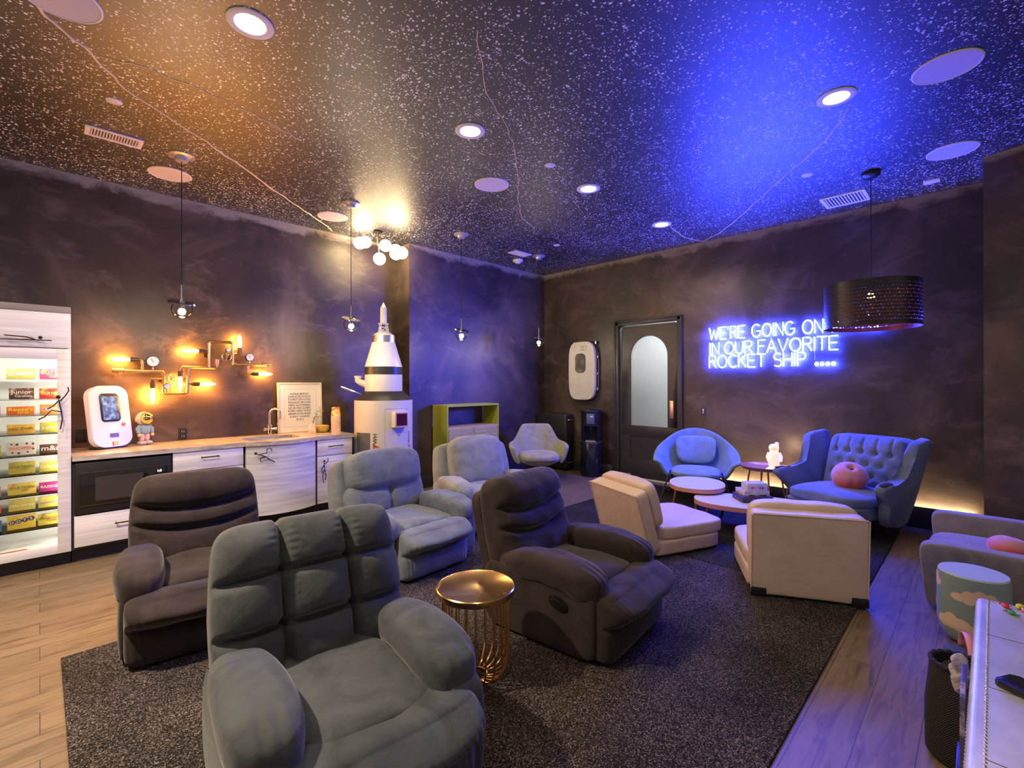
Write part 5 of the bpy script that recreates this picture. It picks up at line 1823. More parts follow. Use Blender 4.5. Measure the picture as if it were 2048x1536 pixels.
def fwb(p, q):
    f = max(0.0, -q.y)
    for row, cz in enumerate((0.42, 0.06, -0.30, -0.62)):
        for k in range(-2, 3):
            cx_ = k * 0.36 + (0.18 if row % 2 else 0.0)
            d2 = ((q.x - cx_) / 0.085) ** 2 + ((q.z - cz) / 0.085) ** 2
            p.y += 0.036 * math.exp(-d2) * f
    if q.z > 0.40:
        for k in range(-2, 3):
            p.y += 0.016 * gv(q.x - k * 0.36, 0.03) * f
    p.y -= 0.018 * f * (1 - q.x * q.x)
    return p


MB = Matrix.Translation((0, 0.22, 0.36)) @ Matrix.Rotation(math.radians(-17), 4, 'X')
bm = B(); blob(bm, (0, 0.03, 0.27), (0.37, 0.085, 0.335), 8, 56, fwb, MB, 0, 4); O('tufted_back', bm, V_WING, t)
for row, cz in enumerate((0.42, 0.06, -0.30, -0.62)):
    for k in range(-2, 3):
        cx_ = k * 0.36 + (0.18 if row % 2 else 0.0)
        if abs(cx_) > 0.8:
            continue
        bm = B(); blob(bm, MB @ Vector((cx_ * 0.36, -0.055 + 0.036 - 0.014 - 0.018 * (1 - cx_ * cx_), 0.27 + cz * 0.335)), (0.009, 0.007, 0.009), 2, 5); O('button', bm, V_WING, t)
bm = B(); blob(bm, (0, 0.15, 0.30), (0.405, 0.035, 0.345), 8, 10, None, MB); O('back_panel', bm, V_WING, t)
# side view of wing and arm (y forward negative, z)
WING = [(0.47, 0.955), (0.40, 0.975), (0.24, 0.955), (0.15, 0.92), (0.125, 0.82), (0.10, 0.70), (0.06, 0.615), (0.0, 0.585), (-0.14, 0.575), (-0.26, 0.575), (-0.34, 0.570), (-0.375, 0.545), (-0.37, 0.505), (-0.33, 0.475),
        (-0.25, 0.44), (-0.19, 0.38), (-0.17, 0.31), (-0.16, 0.22), (-0.10, 0.145), (0.10, 0.12), (0.24, 0.115), (0.30, 0.14), (0.34, 0.30), (0.40, 0.60)]
for s in (-1, 1):
    MS = Matrix.Translation((s * 0.385, 0, 0)) @ Matrix.Rotation(s * math.radians(7), 4, 'Z') @ Matrix.Rotation(s * math.radians(10), 4, 'Y') @ frame_matrix((0, 0, 0.0), (0, 1, 0), (0, 0, 1))
    bm = B(); prism(bm, WING, -0.048, 0.048, MS, 0.024, 3); o = O('wing_arm', bm, V_WING, t, smooth=60)
    bm = B(); prism(bm, rrect(0.20, 0.05, 0.022), 0, 0.012, Matrix.Translation((s * 0.385, 0, 0)) @ Matrix.Rotation(s * math.radians(7), 4, 'Z') @ Matrix.Rotation(s * math.radians(10), 4, 'Y') @ frame_matrix((0, -0.26, 0.572), (0, 1, 0), (-1, 0, 0)), 0.004); O('arm_cap', bm, mat('dark_walnut', (0.05, 0.03, 0.02), 0.35), t)
bm = B(); blob(bm, (0, -0.10, 0.355), (0.385, 0.375, 0.062), 4.2, 22, lambda p, q: Vector((p.x * (1 - 0.10 * max(0.0, -q.y)), p.y, p.z + 0.03 * (1 - q.x * q.x) * max(0.0, q.z)))); O('seat_cushion', bm, V_WING, t)
bm = B(); blob(bm, (0, -0.08, 0.245), (0.36, 0.37, 0.075), 8, 14); O('seat_rail', bm, V_WING, t)
bm = B(); blob(bm, (0, 0.20, 0.24), (0.34, 0.12, 0.12), 6, 10); O('rear_base', bm, V_WING, t)
for x_, y_ in ((-0.27, -0.36), (0.27, -0.36), (-0.27, 0.22), (0.27, 0.22)):
    bm = B(); cyl(bm, (x_ * 0.95, y_ * 0.95, 0.2), (x_, y_, 0.004), 0.022, 0.013, 14); O('leg', bm, mat('dark_walnut', (0.05, 0.03, 0.02), 0.35), t)

# peach-shaped pillows
mp_, nt, b = new_mat('peach_plush')
tc = nd(nt, 'ShaderNodeTexCoord')
gr = nd(nt, 'ShaderNodeTexNoise', Scale=2.2, Detail=2.0)
lk(nt, tc, 'Object', gr, 'Vector')
sx = nd(nt, 'ShaderNodeSeparateXYZ')
lk(nt, tc, 'Object', sx, 'Vector')
fz = math_node(nt, 'ADD', math_node(nt, 'MULTIPLY', sx.outputs['Z'], -2.6), math_node(nt, 'MULTIPLY', gr.outputs['Fac'], 0.8))
nt.links.new(ramp(nt, fz, [(0.20, (0.55, 0.22, 0.22)), (0.38, (0.60, 0.10, 0.05)), (0.62, (0.55, 0.07, 0.04))]), b.inputs['Base Color'])
b.inputs['Roughness'].default_value = 0.9
b.inputs['Sheen Weight'].default_value = 0.5


def peach(lb, loc, rot, r):
    t = T('peach_pillow', lb, 'pillow', loc, 0)
    t.rotation_euler = rot

    def fp(p, q):
        a = math.atan2(q.y, q.x)
        rr = math.hypot(q.x, q.y)
        cl = gv(a + PI / 2, 0.22)
        p.x *= 1 - 0.10 * cl * rr
        p.y *= 1 - 0.10 * cl * rr
        if q.z > 0:
            p.z -= r * 0.30 * math.exp(-(rr / 0.20) ** 2)
        return p
    bm = B(); blob(bm, (0, 0, 0), (r, r * 0.98, r * 0.92), 2.0, 30, fp); O('plush', bm, mp_, t)
    bm = B(); tube(bm, [(0, 0, r * 0.58), (0.004, 0, r * 0.70), (0.010, 0, r * 0.78)], [0.010, 0.009, 0.011], 8); tag(O('stalk', bm, mat('stalk_brown', (0.16, 0.08, 0.06), 0.8), t), 'short brown stalk')
    return t


peach('round peach-shaped pillow leaning on the tufted wing chair back', (5.75, 0.95, 0.545), (math.radians(38), 0, math.radians(-70)), 0.155)

# ------------------------------------------------------------------ coffee tables
M_TOPW = mat('white_table_laminate', (0.72, 0.69, 0.72), 0.25)
M_EDGE = mat('orange_wood_edge', (0.46, 0.20, 0.10), 0.4, var=((0.58, 0.28, 0.14), 3, 3, 0.3, 0.7, (1, 1, 12)))
M_LEGW = mat('walnut_legs', (0.30, 0.15, 0.09), 0.4)


def coffee_table(lb, x, y, rz, a, b_, h, legs, e=2.3):
    t = T('coffee_table', lb, 'coffee table', (x, y, 0.013), rz, 'oval white coffee tables')
    bm = B(); prism(bm, oval(a, b_, 64, e), h - 0.045, h - 0.003, None, 0.002); O('wood_rim', bm, M_EDGE, t)
    bm = B(); prism(bm, oval(a - 0.006, b_ - 0.006, 64, e), h - 0.003, h); O('white_top', bm, M_TOPW, t)
    for lx, ly, dark in legs:
        bm = B(); cyl(bm, (lx * 0.80, ly * 0.80, h - 0.045), (lx, ly, 0.005), 0.019, 0.011, 14); O('leg', bm, M_BLACK if dark else M_LEGW, t)
    return t


vd = math.atan2(2.30, 5.26)
SMALL_LEGS = [(0.265, -0.11, 0), (0.01, 0.20, 0), (-0.235, -0.22, 0)]
coffee_table('small oval white-topped coffee table overlapping the longer one', 5.27, 2.30, vd + PI / 2, 0.295, 0.36, 0.345, SMALL_LEGS)
coffee_table('long oval white-topped coffee table carrying the boxed games', 5.06, 1.64, math.atan2(-0.95, 0.37), 0.55, 0.315, 0.282, [(-0.47, 0.12, 0), (-0.30, 0.21, 1), (0.36, 0.16, 1), (0.36, -0.16, 1)], 2.4)
# boxed games and a card on the long table
GB = [('dark blue game box at the bottom of the stack on the coffee table', 5.13, 1.665, 0.2955, 0.30, 0.24, 0.058, (0.05, 0.05, 0.14), (0.10, 0.06, 0.16), 'GAMES', 0.55),
      ('flat white game box in the middle of the stack', 5.14, 1.67, 0.354, 0.25, 0.20, 0.052, (0.78, 0.72, 0.70), (0.62, 0.50, 0.46), None, 0.50),
      ('white upright carton with coloured squares on top of the stack', 5.125, 1.645, 0.4065, 0.20, 0.135, 0.075, (0.80, 0.77, 0.76), (0.72, 0.62, 0.60), None, 0.45)]
for k, (lb, x, y, z, w, d, h, c1, c2, wd, rz_) in enumerate(GB):
    rz0 = vd - PI / 2 + 0.35
    t = T('game_box', lb, 'game box', (x, y, z), rz0, 'boxed games on the coffee table')
    bm = B(); b2(bm, (-w / 2, -d / 2, 0), (w / 2, d / 2, h), 0.002); O('carton', bm, printed('game_print_%d' % k, c1, c2), t)
    if wd:
        lettering('lettering', wd, 0.022, mat('red_lettering', (0.65, 0.10, 0.14), 0.5), t, (0.0, -d / 2 - 0.0006, 0.018), (1, 0, 0), (0, 0, 1))
    if k == 2:
        for q, c in enumerate(((0.55, 0.05, 0.10), (0.75, 0.25, 0.35), (0.60, 0.35, 0.45), (0.25, 0.10, 0.25), (0.12, 0.10, 0.16))):
            bm = B(); box(bm, (-0.052 + 0.026 * q, -d / 2 - 0.0006, 0.030), (0.020, 0.001, 0.022)); O('colour_square', bm, mat('square_%d' % q, c, 0.5), t)
    if k == 1:
        bm = B(); box(bm, (-0.05, -d / 2 - 0.0006, 0.010), (0.05, 0.001, 0.010)); box(bm, (0.06, -d / 2 - 0.0006, 0.010), (0.07, 0.001, 0.010)); O('printed_bars', bm, M_INK, t)
bm = B(); b2(bm, (-0.055, -0.04, 0), (0.055, 0.04, 0.002))
o = O('white_card', bm, M_WHITE, loc=(5.25, 1.50, 0.2955), rot=(0, 0, 0.5)); tag(o, 'small white card lying on the long coffee table', 'card')

# ------------------------------------------------------------------ round tray table with a glowing statuette
t = T('tray_table', 'round copper tray table on thin legs by the wall, holding a glowing statuette', 'side table', (6.12, 1.845, 0.013))
M_COP = mat('copper_tray', (0.60, 0.30, 0.20), 0.35, 0.7)
bm = B(); lathe(bm, [(0.0, 0.455), (0.23, 0.455), (0.245, 0.462), (0.262, 0.488), (0.268, 0.488), (0.250, 0.450), (0.0, 0.447)], 48); O('tray_top', bm, M_COP, t)
for k in range(4):
    a = 2 * PI * k / 4 + 0.5
    bm = B(); cyl(bm, (0.16 * math.cos(a), 0.16 * math.sin(a), 0.45), (0.235 * math.cos(a), 0.235 * math.sin(a), 0.0), 0.011, 0.008, 12); O('leg', bm, M_LEGW, t)
t = T('glowing_statuette', 'small glowing white spaceman statuette lamp on the tray table', 'lamp', (6.03, 1.72, 0.4685), math.radians(-60))
M_GLOWW = mat('glowing_crystal', (0.9, 0.85, 0.75), 0.3, emit=(1.0, 0.80, 0.52), es=0.5, bump=(60, 0.8, 0.01, (1, 1, 1)))
bm = B(); lathe(bm, [(0.0, 0.0), (0.085, 0.0), (0.088, 0.012), (0.07, 0.026), (0.0, 0.028)], 28); O('base', bm, mat('pale_stone_base', (0.7, 0.6, 0.5), 0.5, emit=(1.0, 0.7, 0.4), es=0.6), t)
bm = B()
blob(bm, (0, 0, 0.125), (0.056, 0.045, 0.105), 3.4, 12)
blob(bm, (-0.028, -0.01, 0.05), (0.027, 0.035, 0.035), 3, 8); blob(bm, (0.028, -0.01, 0.05), (0.027, 0.035, 0.035), 3, 8)
tube(bm, [(-0.05, 0, 0.205), (-0.068, -0.01, 0.16), (-0.060, -0.035, 0.115)], [0.020, 0.021, 0.018], 10)
tube(bm, [(0.05, 0, 0.205), (0.068, -0.01, 0.16), (0.060, -0.035, 0.115)], [0.020, 0.021, 0.018], 10)
O('suit', bm, M_GLOWW, t)
bm = B(); blob(bm, (-0.004, -0.008, 0.265), (0.052, 0.048, 0.046), 2.2, 12); O('helmet', bm, M_GLOWW, t)
bm = B(); blob(bm, (-0.006, -0.04, 0.262), (0.034, 0.020, 0.027), 2.4, 8); O('visor', bm, mat('amber_visor', (0.75, 0.50, 0.25), 0.2, emit=(1, 0.6, 0.25), es=0.7), t)
bm = B(); blob(bm, (0.01, 0.045, 0.19), (0.045, 0.026, 0.085), 4, 8); cyl(bm, (0.03, 0.02, 0.24), (0.034, 0.015, 0.325), 0.022, 0.018, 14); O('backpack', bm, M_GLOWW, t)
lamp('POINT', 'statuette_glow', (6.27, 1.67, 0.70), 2.2, (1.0, 0.66, 0.32), 0.05)
bm = B()
tube(bm, [(6.00, 1.58, 0.30), (6.0, 1.578, 0.24), (6.0, 1.577, 0.20)], 0.0022, 6)
tube(bm, [(6.0, 1.577 + 0.014 * math.sin(2 * PI * k / 14), 0.175 + 0.026 * math.cos(2 * PI * k / 14)) for k in range(14)], 0.004, 6, True)
tube(bm, [(6.0, 1.577, 0.150), (6.0, 1.577, 0.02)], 0.0022, 6)
tube(bm, [(6.03, 1.65, 0.462), (6.02, 1.59, 0.492), (6.005, 1.575, 0.49), (6.0, 1.58, 0.42), (6.0, 1.58, 0.30)], 0.0022, 6)
tag(O('lamp_cord', bm, M_WHITE), 'thin white cord with a loop hanging from the tray table edge', 'cord')

# ------------------------------------------------------------------ aircraft door panel on the right wall
t = T('aircraft_door', 'white aircraft exit door panel with a small window, hung on the right wall', 'wall ornament', (WR, 4.725, 1.69))
MW = frame_matrix((0, 0, 0), (0, -1, 0), (0, 0, 1))          # local z points into the room
bm = B(); prism(bm, oval(0.262, 0.48, 64, 4.2), 0.075, 0.125, MW, 0.015, 3); O('outer_skin', bm, mat('aged_white_enamel', (0.62, 0.60, 0.56), 0.4, var=((0.56, 0.54, 0.50), 6, 4, 0.4, 0.7, (1, 1, 1))), t)
bm = B(); prism(bm, oval(0.255, 0.472, 64, 4.2), 0.0, 0.076, MW); O('inner_frame', bm, mat('grey_violet_metal', (0.22, 0.20, 0.25), 0.35, 0.6), t)
bm = B(); prism(bm, rrect(0.215, 0.325, 0.075, 8), 0.1245, 0.1265, MW @ Matrix.Translation((-0.02, 0.125, 0))); O('window_pane', bm, mat('scratched_window', (0.10, 0.09, 0.085), 0.2, var=((0.26, 0.23, 0.21), 9, 5, 0.45, 0.7, (1, 1, 1))), t)
bm = B(); prism(bm, rrect(0.115, 0.075, 0.012), 0.1245, 0.1262, MW @ Matrix.Translation((0.045, 0.375, 0))); prism(bm, rrect(0.105, 0.065, 0.010), 0.1255, 0.1266, MW @ Matrix.Translation((0.045, 0.375, 0)), mi=1); O('placard', bm, [M_INK, MATS['aged_white_enamel']], t)
lettering('lettering', 'PUSH', 0.018, M_INK, t, (-0.1270, -0.045, 0.380), (0, -1, 0), (0, 0, 1))
lettering('lettering', 'HERE', 0.014, M_INK, t, (-0.1270, -0.035, 0.352), (0, -1, 0), (0, 0, 1))
bm = B()
tube(bm, [(-0.03, -0.262, 0.30), (-0.02, -0.275, 0.1), (-0.03, -0.275, -0.15), (-0.02, -0.27, -0.30)], 0.012, 8)
O('seal_tube', bm, MATS['grey_violet_metal'], t)
for z_ in (0.46, 0.22, -0.05, -0.30):
    bm = B(); box(bm, (-0.045, -0.270 if z_ < 0.4 else -0.235, z_), (0.035, 0.035, 0.05), None, 0.005); O('latch', bm, M_STEEL, t)
bm = B(); box(bm, (-0.045, 0.20, 0.46), (0.03, 0.03, 0.06), None, 0.005); O('latch', bm, M_STEEL, t)

# ------------------------------------------------------------------ water dispenser
t = T('water_dispenser', 'tall black cylindrical water dispenser beside the door', 'water dispenser', (6.285, 4.475, 0.0), math.radians(-58))
M_GBLK = mat('gloss_black', (0.012, 0.013, 0.016), 0.18)
bm = B(); lathe(bm, [(0.0, 0.0), (0.165, 0.0), (0.168, 0.02), (0.168, 0.515), (0.160, 0.53), (0.0, 0.53)], 48); O('lower_drum', bm, M_GBLK, t)
bm = B(); lathe(bm, [(0.168, 0.53), (0.172, 0.535), (0.172, 0.552), (0.16, 0.557), (0.0, 0.557)], 48); O('silver_ring', bm, M_STEEL, t)
bm = B()
ring = [(0.158 * math.cos(math.radians(a)), 0.158 * math.sin(math.radians(a))) for a in range(-50, 231, 8)]
prism(bm, ring + [(-0.08, -0.03), (0.08, -0.03)], 0.557, 0.80)
lathe(bm, [(0.0, 0.80), (0.158, 0.80), (0.160, 1.02), (0.0, 1.02)], 48)
O('upper_drum', bm, M_GBLK, t)
bm = B(); lathe(bm, [(0.163, 1.02), (0.170, 1.03), (0.168, 1.05), (0.14, 1.062), (0.0, 1.066)], 48); O('lid', bm, M_BLACK, t)
bm = B(); box(bm, (0, -0.152, 0.92), (0.12, 0.02, 0.16), None, 0.004); O('control_panel', bm, mat('panel_grey', (0.12, 0.12, 0.14), 0.25), t)
bm = B(); box(bm, (0.02, -0.1635, 0.955), (0.04, 0.002, 0.018)); O('panel_mark', bm, M_WHITE, t)
bm = B(); cyl(bm, (0.0, -0.08, 0.72), (0, -0.08, 0.81), 0.018, n=14); O('spout', bm, M_BLACK, t)
bm = B(); box(bm, (0, -0.085, 0.565), (0.15, 0.10, 0.012), None, 0.003); O('drip_tray', bm, M_STEEL, t)

# ------------------------------------------------------------------ black travel case
t = T('travel_case', 'large black hard travel case standing in the far corner', 'case', (6.355, 5.285, 0.0), 0)
M_CASE = mat('black_case_shell', (0.022, 0.020, 0.021), 0.42, bump=(90, 0.15, 0.004, (1, 1, 1)))
bm = B(); box(bm, (0, 0, 0.50), (0.225, 0.66, 0.93), None, 0.035, 3); O('shell', bm, M_CASE, t)
bm = B(); box(bm, (0, 0, 0.50), (0.232, 0.02, 0.94), None, 0.004); O('seam', bm, M_BLACK, t)
for z_ in (0.86, 0.14):
    bm = B(); tube(bm, [(-0.05, -0.335, z_), (-0.05, -0.35, z_ + 0.004), (0.05, -0.35, z_ + 0.004), (0.05, -0.335, z_)], 0.009, 8); O('handle', bm, M_STEEL, t)
for z_ in (0.42,):
    bm = B(); box(bm, (0.02, -0.335, z_), (0.11, 0.02, 0.16), None, 0.008); O('latch_panel', bm, M_BLACK, t)
for x_, y_ in ((-0.08, -0.27), (0.08, -0.27), (-0.08, 0.27), (0.08, 0.27)):
    bm = B(); cyl(bm, (x_ - 0.015, y_, 0.025), (x_ + 0.015, y_, 0.025), 0.025, n=16); O('wheel', bm, M_BLACK, t)

# ------------------------------------------------------------------ pale green swivel chair
V_SAGE = velvet('pale_sage_velvet', (0.27, 0.27, 0.17), (0.40, 0.39, 0.27), 0.4)
t = T('swivel_chair', 'pale sage green swivel armchair in the far corner before the black case', 'armchair', (5.36, 4.78, 0.0), math.radians(-40))


def g_rim(ph):
    a = abs(ph)
    k = sstep(0.55, 1.0, a)
    return 0.385 + 0.05 * k, 0.845 - 0.255 * k - 0.05 * sstep(1.0, 1.9, a)


bm = bowl(g_rim, lambda ph: (0.28 + 0.05 * sstep(1.2, 1.9, abs(ph)), 0.30), 118, 48, 12, 0.6)
thick(O('shell', bm, V_SAGE, t), 0.055, 0.0, 1)
bm = B(); lathe(bm, [(0.0, 0.255), (0.2, 0.26), (0.30, 0.31), (0.30, 0.34), (0.0, 0.34)], 36); O('shell_bottom', bm, V_SAGE, t)
bm = B(); blob(bm, (0, -0.06, 0.385), (0.29, 0.30, 0.065), 3.4, 16, fc); O('seat_cushion', bm, V_SAGE, t)
bm = B(); cyl(bm, (0, 0, 0.02), (0, 0, 0.26), 0.024, n=16); lathe(bm, [(0.0, 0.0), (0.24, 0.0), (0.24, 0.008), (0.05, 0.02), (0.0, 0.02)], 36); O('pedestal', bm, M_BLACK, t)

# ------------------------------------------------------------------ green cabinet
t = T('green_cabinet', 'lime green cabinet with an open top shelf and lattice doors, before the blue wall', 'cabinet', (4.505, 5.45, 0.0))
M_LIME = mat('lime_green_lacquer', (0.36, 0.40, 0.035), 0.35)
M_OAKC = mat('pale_oak_edge', (0.52, 0.40, 0.24), 0.45)
hw, hd = 0.495, 0.17
bm = B()
for s in (-1, 1):
    b2(bm, (s * hw - (0.022 if s > 0 else 0), -hd, 0.0), (s * hw + (0.022 if s < 0 else 0), hd, 1.155))
b2(bm, (-hw, -hd, 1.155), (hw, hd, 1.18)); b2(bm, (-hw + 0.022, -hd + 0.03, 0.06), (hw - 0.022, hd, 0.085)); b2(bm, (-hw + 0.022, hd - 0.012, 0.085), (hw - 0.022, hd, 0.84))
O('carcass', bm, M_LIME, t)
bm = B(); b2(bm, (-hw + 0.022, -hd, 0.835), (hw - 0.022, hd, 0.862)); O('middle_shelf', bm, M_OAKC, t)
for s in (-1, 1):
    bm = B(); b2(bm, (-0.232, -0.012, -0.375), (0.232, 0.006, 0.375), 0.002); d = O('lattice_door', bm, mat('olive_door', (0.30, 0.27, 0.11), 0.5), t, loc=(s * 0.2355, -hd + 0.006, 0.458))
    bm = B()
    for r_ in range(14):
        for c_ in range(11):
            cx_ = -0.21 + 0.042 * c_ + (0.021 if r_ % 2 else 0)
            cz_ = -0.345 + 0.053 * r_
            if cx_ > 0.22:
                continue
            ring = [(cx_ + 0.017 * math.cos(2 * PI * k / 12), -0.013, cz_ + 0.030 * math.sin(2 * PI * k / 12)) for k in range(12)]
            tube(bm, ring, 0.0038, 4, True)
    O('lattice', bm, mat('pale_lattice', (0.56, 0.50, 0.30), 0.5), d)

# ------------------------------------------------------------------ grey armchair on the right
V_TAUPE = velvet('taupe_grey_weave', (0.17, 0.155, 0.165), (0.26, 0.24, 0.25), 0.4)
t = T('tub_armchair', 'low taupe grey armchair with broad square arms by the canted wall', 'armchair', (4.70, -0.10, 0.0), math.radians(180))
# faces +Y: local -y is the front; local x runs the other way
for s in (-1, 1):
    bm = B(); blob(bm, (s * 0.505, -0.005, 0.225), (0.068, 0.385, 0.22), 9, 16, lambda p, q, s=s: Vector((p.x + s * 0.02 * q.z, p.y - 0.02 * q.z * max(0.0, -q.y), p.z))); O('arm', bm, V_TAUPE, t)
bm = B(); blob(bm, (0, 0.325, 0.26), (0.47, 0.07, 0.225), 8, 16, lambda p, q: Vector((p.x, p.y + 0.03 * q.z, p.z))); O('backrest', bm, V_TAUPE, t)
bm = B(); blob(bm, (0, -0.05, 0.255), (0.425, 0.345, 0.062), 5, 16, fc); O('seat_cushion', bm, V_TAUPE, t)
bm = B(); blob(bm, (0, -0.04, 0.115), (0.425, 0.32, 0.10), 9, 10); O('base', bm, V_TAUPE, t)
peach('peach-shaped pillow lying on the taupe armchair seat', (4.62, -0.13, 0.37), (math.radians(12), 0, 0.6), 0.115).scale = (1.1, 1.0, 0.78)

# ------------------------------------------------------------------ cloud drum stool
t = T('drum_stool', 'round drum stool painted with beige clouds on blue-green', 'stool', (3.80, 0.043, 0.0))
t.scale = (0.70, 0.70, 1.12)
M_SKYC = mat('grey_green_sky', (0.22, 0.30, 0.30), 0.4)
M_CLOUD = mat('beige_cloud', (0.68, 0.52, 0.38), 0.45)
prof = [(0.0, 0.0), (0.12, 0.0), (0.17, 0.015), (0.205, 0.05), (0.222, 0.10), (0.225, 0.18), (0.222, 0.33), (0.218, 0.352)]
bm = B(); lathe(bm, prof, 64); O('painted_body', bm, M_SKYC, t)
bm = B(); lathe(bm, [(0.218, 0.350), (0.212, 0.36), (0.0, 0.361)], 64); O('round_top', bm, mat('pale_blue_top', (0.46, 0.56, 0.64), 0.3), t)


def rad(z):
    for (r0, z0), (r1, z1) in zip(prof[1:-1], prof[2:]):
        if z0 <= z <= z1:
            return r0 + (r1 - r0) * (z - z0) / max(1e-6, z1 - z0)
    return prof[-1][0]


vs_ = math.degrees(math.atan2(-0.055, -3.93))                 # towards the camera
CL = [((-22, 0.255, 14, 0.020), (-6, 0.262, 12, 0.034), (10, 0.268, 13, 0.038), (26, 0.262, 13, 0.036), (40, 0.25, 12, 0.022)),
      ((-52, 0.110, 14, 0.030), (-36, 0.122, 14, 0.040), (-18, 0.112, 16, 0.036), (0, 0.098, 14, 0.028)),
      ((-92, 0.30, 14, 0.030), (-78, 0.31, 12, 0.034), (-68, 0.295, 10, 0.022)), ((-95, 0.19, 12, 0.034), (-84, 0.18, 9, 0.024)),
      ((30, 0.10, 12, 0.026), (44, 0.115, 14, 0.036), (60, 0.10, 12, 0.028))]
for puffs in CL:
    bm = B()
    a0 = min(p[0] - p[2] for p in puffs); a1 = max(p[0] + p[2] for p in puffs)
    NA, NZ = 60, 34
    z0 = min(p[1] - p[3] for p in puffs); z1 = max(p[1] + p[3] for p in puffs)
    cells = {}

    def vert(i, j):
        if (i, j) not in cells:
            a = a0 + (a1 - a0) * i / NA
            z = z0 + (z1 - z0) * j / NZ
            r = rad(z) + 0.0012
            an = math.radians(vs_ + a)
            cells[(i, j)] = bm.verts.new((r * math.cos(an), r * math.sin(an), z))
        return cells[(i, j)]
    base_z = sum(p[1] for p in puffs) / len(puffs) - 0.018
    for i in range(NA):
        for j in range(NZ):
            a = a0 + (a1 - a0) * (i + .5) / NA
            z = z0 + (z1 - z0) * (j + .5) / NZ
            if any(((a - p[0]) / p[2]) ** 2 + ((z - p[1]) / p[3]) ** 2 < 1 for p in puffs) and z > base_z - 0.012:
                bm.faces.new((vert(i, j), vert(i + 1, j), vert(i + 1, j + 1), vert(i, j + 1)))
    O('painted_cloud', bm, M_CLOUD, t)

# ------------------------------------------------------------------ riveted metal desk
t = T('metal_desk', 'riveted polished metal desk at the lower right corner of the room view', 'desk', (1.62, -0.36, 0.0), math.radians(-0.6))
ma, nt, b = new_mat('patched_aluminium')
tc = nd(nt, 'ShaderNodeTexCoord')
n1 = nd(nt, 'ShaderNodeTexNoise', Scale=7.0, Detail=6.0, Roughness=0.7)
lk(nt, tc, 'Object', n1, 'Vector')
nt.links.new(ramp(nt, n1.outputs['Fac'], [(0.3, (0.50, 0.50, 0.55)), (0.7, (0.74, 0.74, 0.80))]), b.inputs['Base Color'])
b.inputs['Metallic'].default_value = 0.5
nt.links.new(math_node(nt, 'ADD', math_node(nt, 'MULTIPLY', n1.outputs['Fac'], 0.25), 0.24), b.inputs['Roughness'])
bp = nd(nt, 'ShaderNodeBump', Strength=0.3, Distance=0.004)
lk(nt, n1, 'Fac', bp, 'Height')
lk(nt, bp, 'Normal', b, 'Normal')
L0, L1, W0, W1 = -0.72, 0.69, -0.36, 0.385
bm = B(); b2(bm, (L0, W0, 0.70), (L1, W1, 0.75), 0.016, 4); O('top_slab', bm, ma, t)
bm = B(); b2(bm, (L0 + 0.03, W0 + 0.03, 0.05), (L0 + 0.5, W1 - 0.012, 0.70), 0.004); b2(bm, (L1 - 0.5, W0 + 0.03, 0.05), (L1 - 0.02, W1 - 0.012, 0.70), 0.004); O('pedestals', bm, ma, t)
for nm in ('pedestals',):
    pass
bm = B()
for k in range(96):
    x_ = L0 + 0.02 + (L1 - L0 - 0.04) * k / 95
    blob(bm, (x_, W1 - 0.030, 0.7502), (0.0036, 0.0036, 0.0022), 2, 3)
    blob(bm, (x_, W1 + 0.0002, 0.725), (0.0036, 0.0022, 0.0036), 2, 3)
for k in range(48):
    blob(bm, (L1 - 0.028, W0 + 0.02 + (W1 - W0 - 0.06) * k / 47, 0.7502), (0.0036, 0.0036, 0.0022), 2, 3)
o = O('rivets', bm, M_STEEL, t); o['kind'] = 'stuff'
bm = B()
for x_, w_ in ((0.36, 0.002), (0.02, 0.002), (-0.30, 0.002)):
    b2(bm, (x_, W0 + 0.02, 0.7500), (x_ + w_, W1 - 0.03, 0.7506))
O('sheet_seams', bm, mat('seam_shadow', (0.10, 0.10, 0.14), 0.5, 0.5), t)
for k, (x_, y_, c, rz_, lb) in enumerate(((2.262, -0.052, (0.55, 0.04, 0.03), 0.3, 'red wrapped sweet on the metal desk, nearest its corner'), (2.290, -0.085, (0.66, 0.62, 0.08), -0.4, 'yellow wrapped sweet by the far edge of the desk'),
                                          (2.258, -0.096, (0.75, 0.22, 0.06), 0.2, 'orange wrapped sweet at the right edge of the photo'), (2.208, -0.064, (0.03, 0.30, 0.12), 0.9, 'small green wrapped sweet on the metal desk'))):
    t2 = T('wrapped_sweet', lb, 'sweet', (x_, y_, 0.7505), rz_, 'wrapped sweets on the desk')
    s_ = 0.8 if k == 3 else 1.0
    bm = B(); blob(bm, (0, 0, 0.006), (0.013 * s_, 0.009 * s_, 0.006), 2.4, 8); O('candy', bm, mat('sweet_%d' % k, c, 0.25), t2)
    bm = B()
    for sd in (-1, 1):
        prism(bm, [(sd * 0.012 * s_, -0.002), (sd * 0.024 * s_, -0.008), (sd * 0.022 * s_, 0), (sd * 0.024 * s_, 0.008), (sd * 0.012 * s_, 0.002)], 0.003, 0.006)
    O('wrapper_ends', bm, MATS['sweet_%d' % k], t2)
bm = B(); prism(bm, rrect(0.16, 0.075, 0.012), 0, 0.014, None, 0.003)
o = O('phone', bm, M_GBLK, loc=(1.66, -0.103, 0.7502), rot=(0, 0, math.radians(60))); tag(o, 'black phone lying on the desk at the right edge of the photo', 'phone')

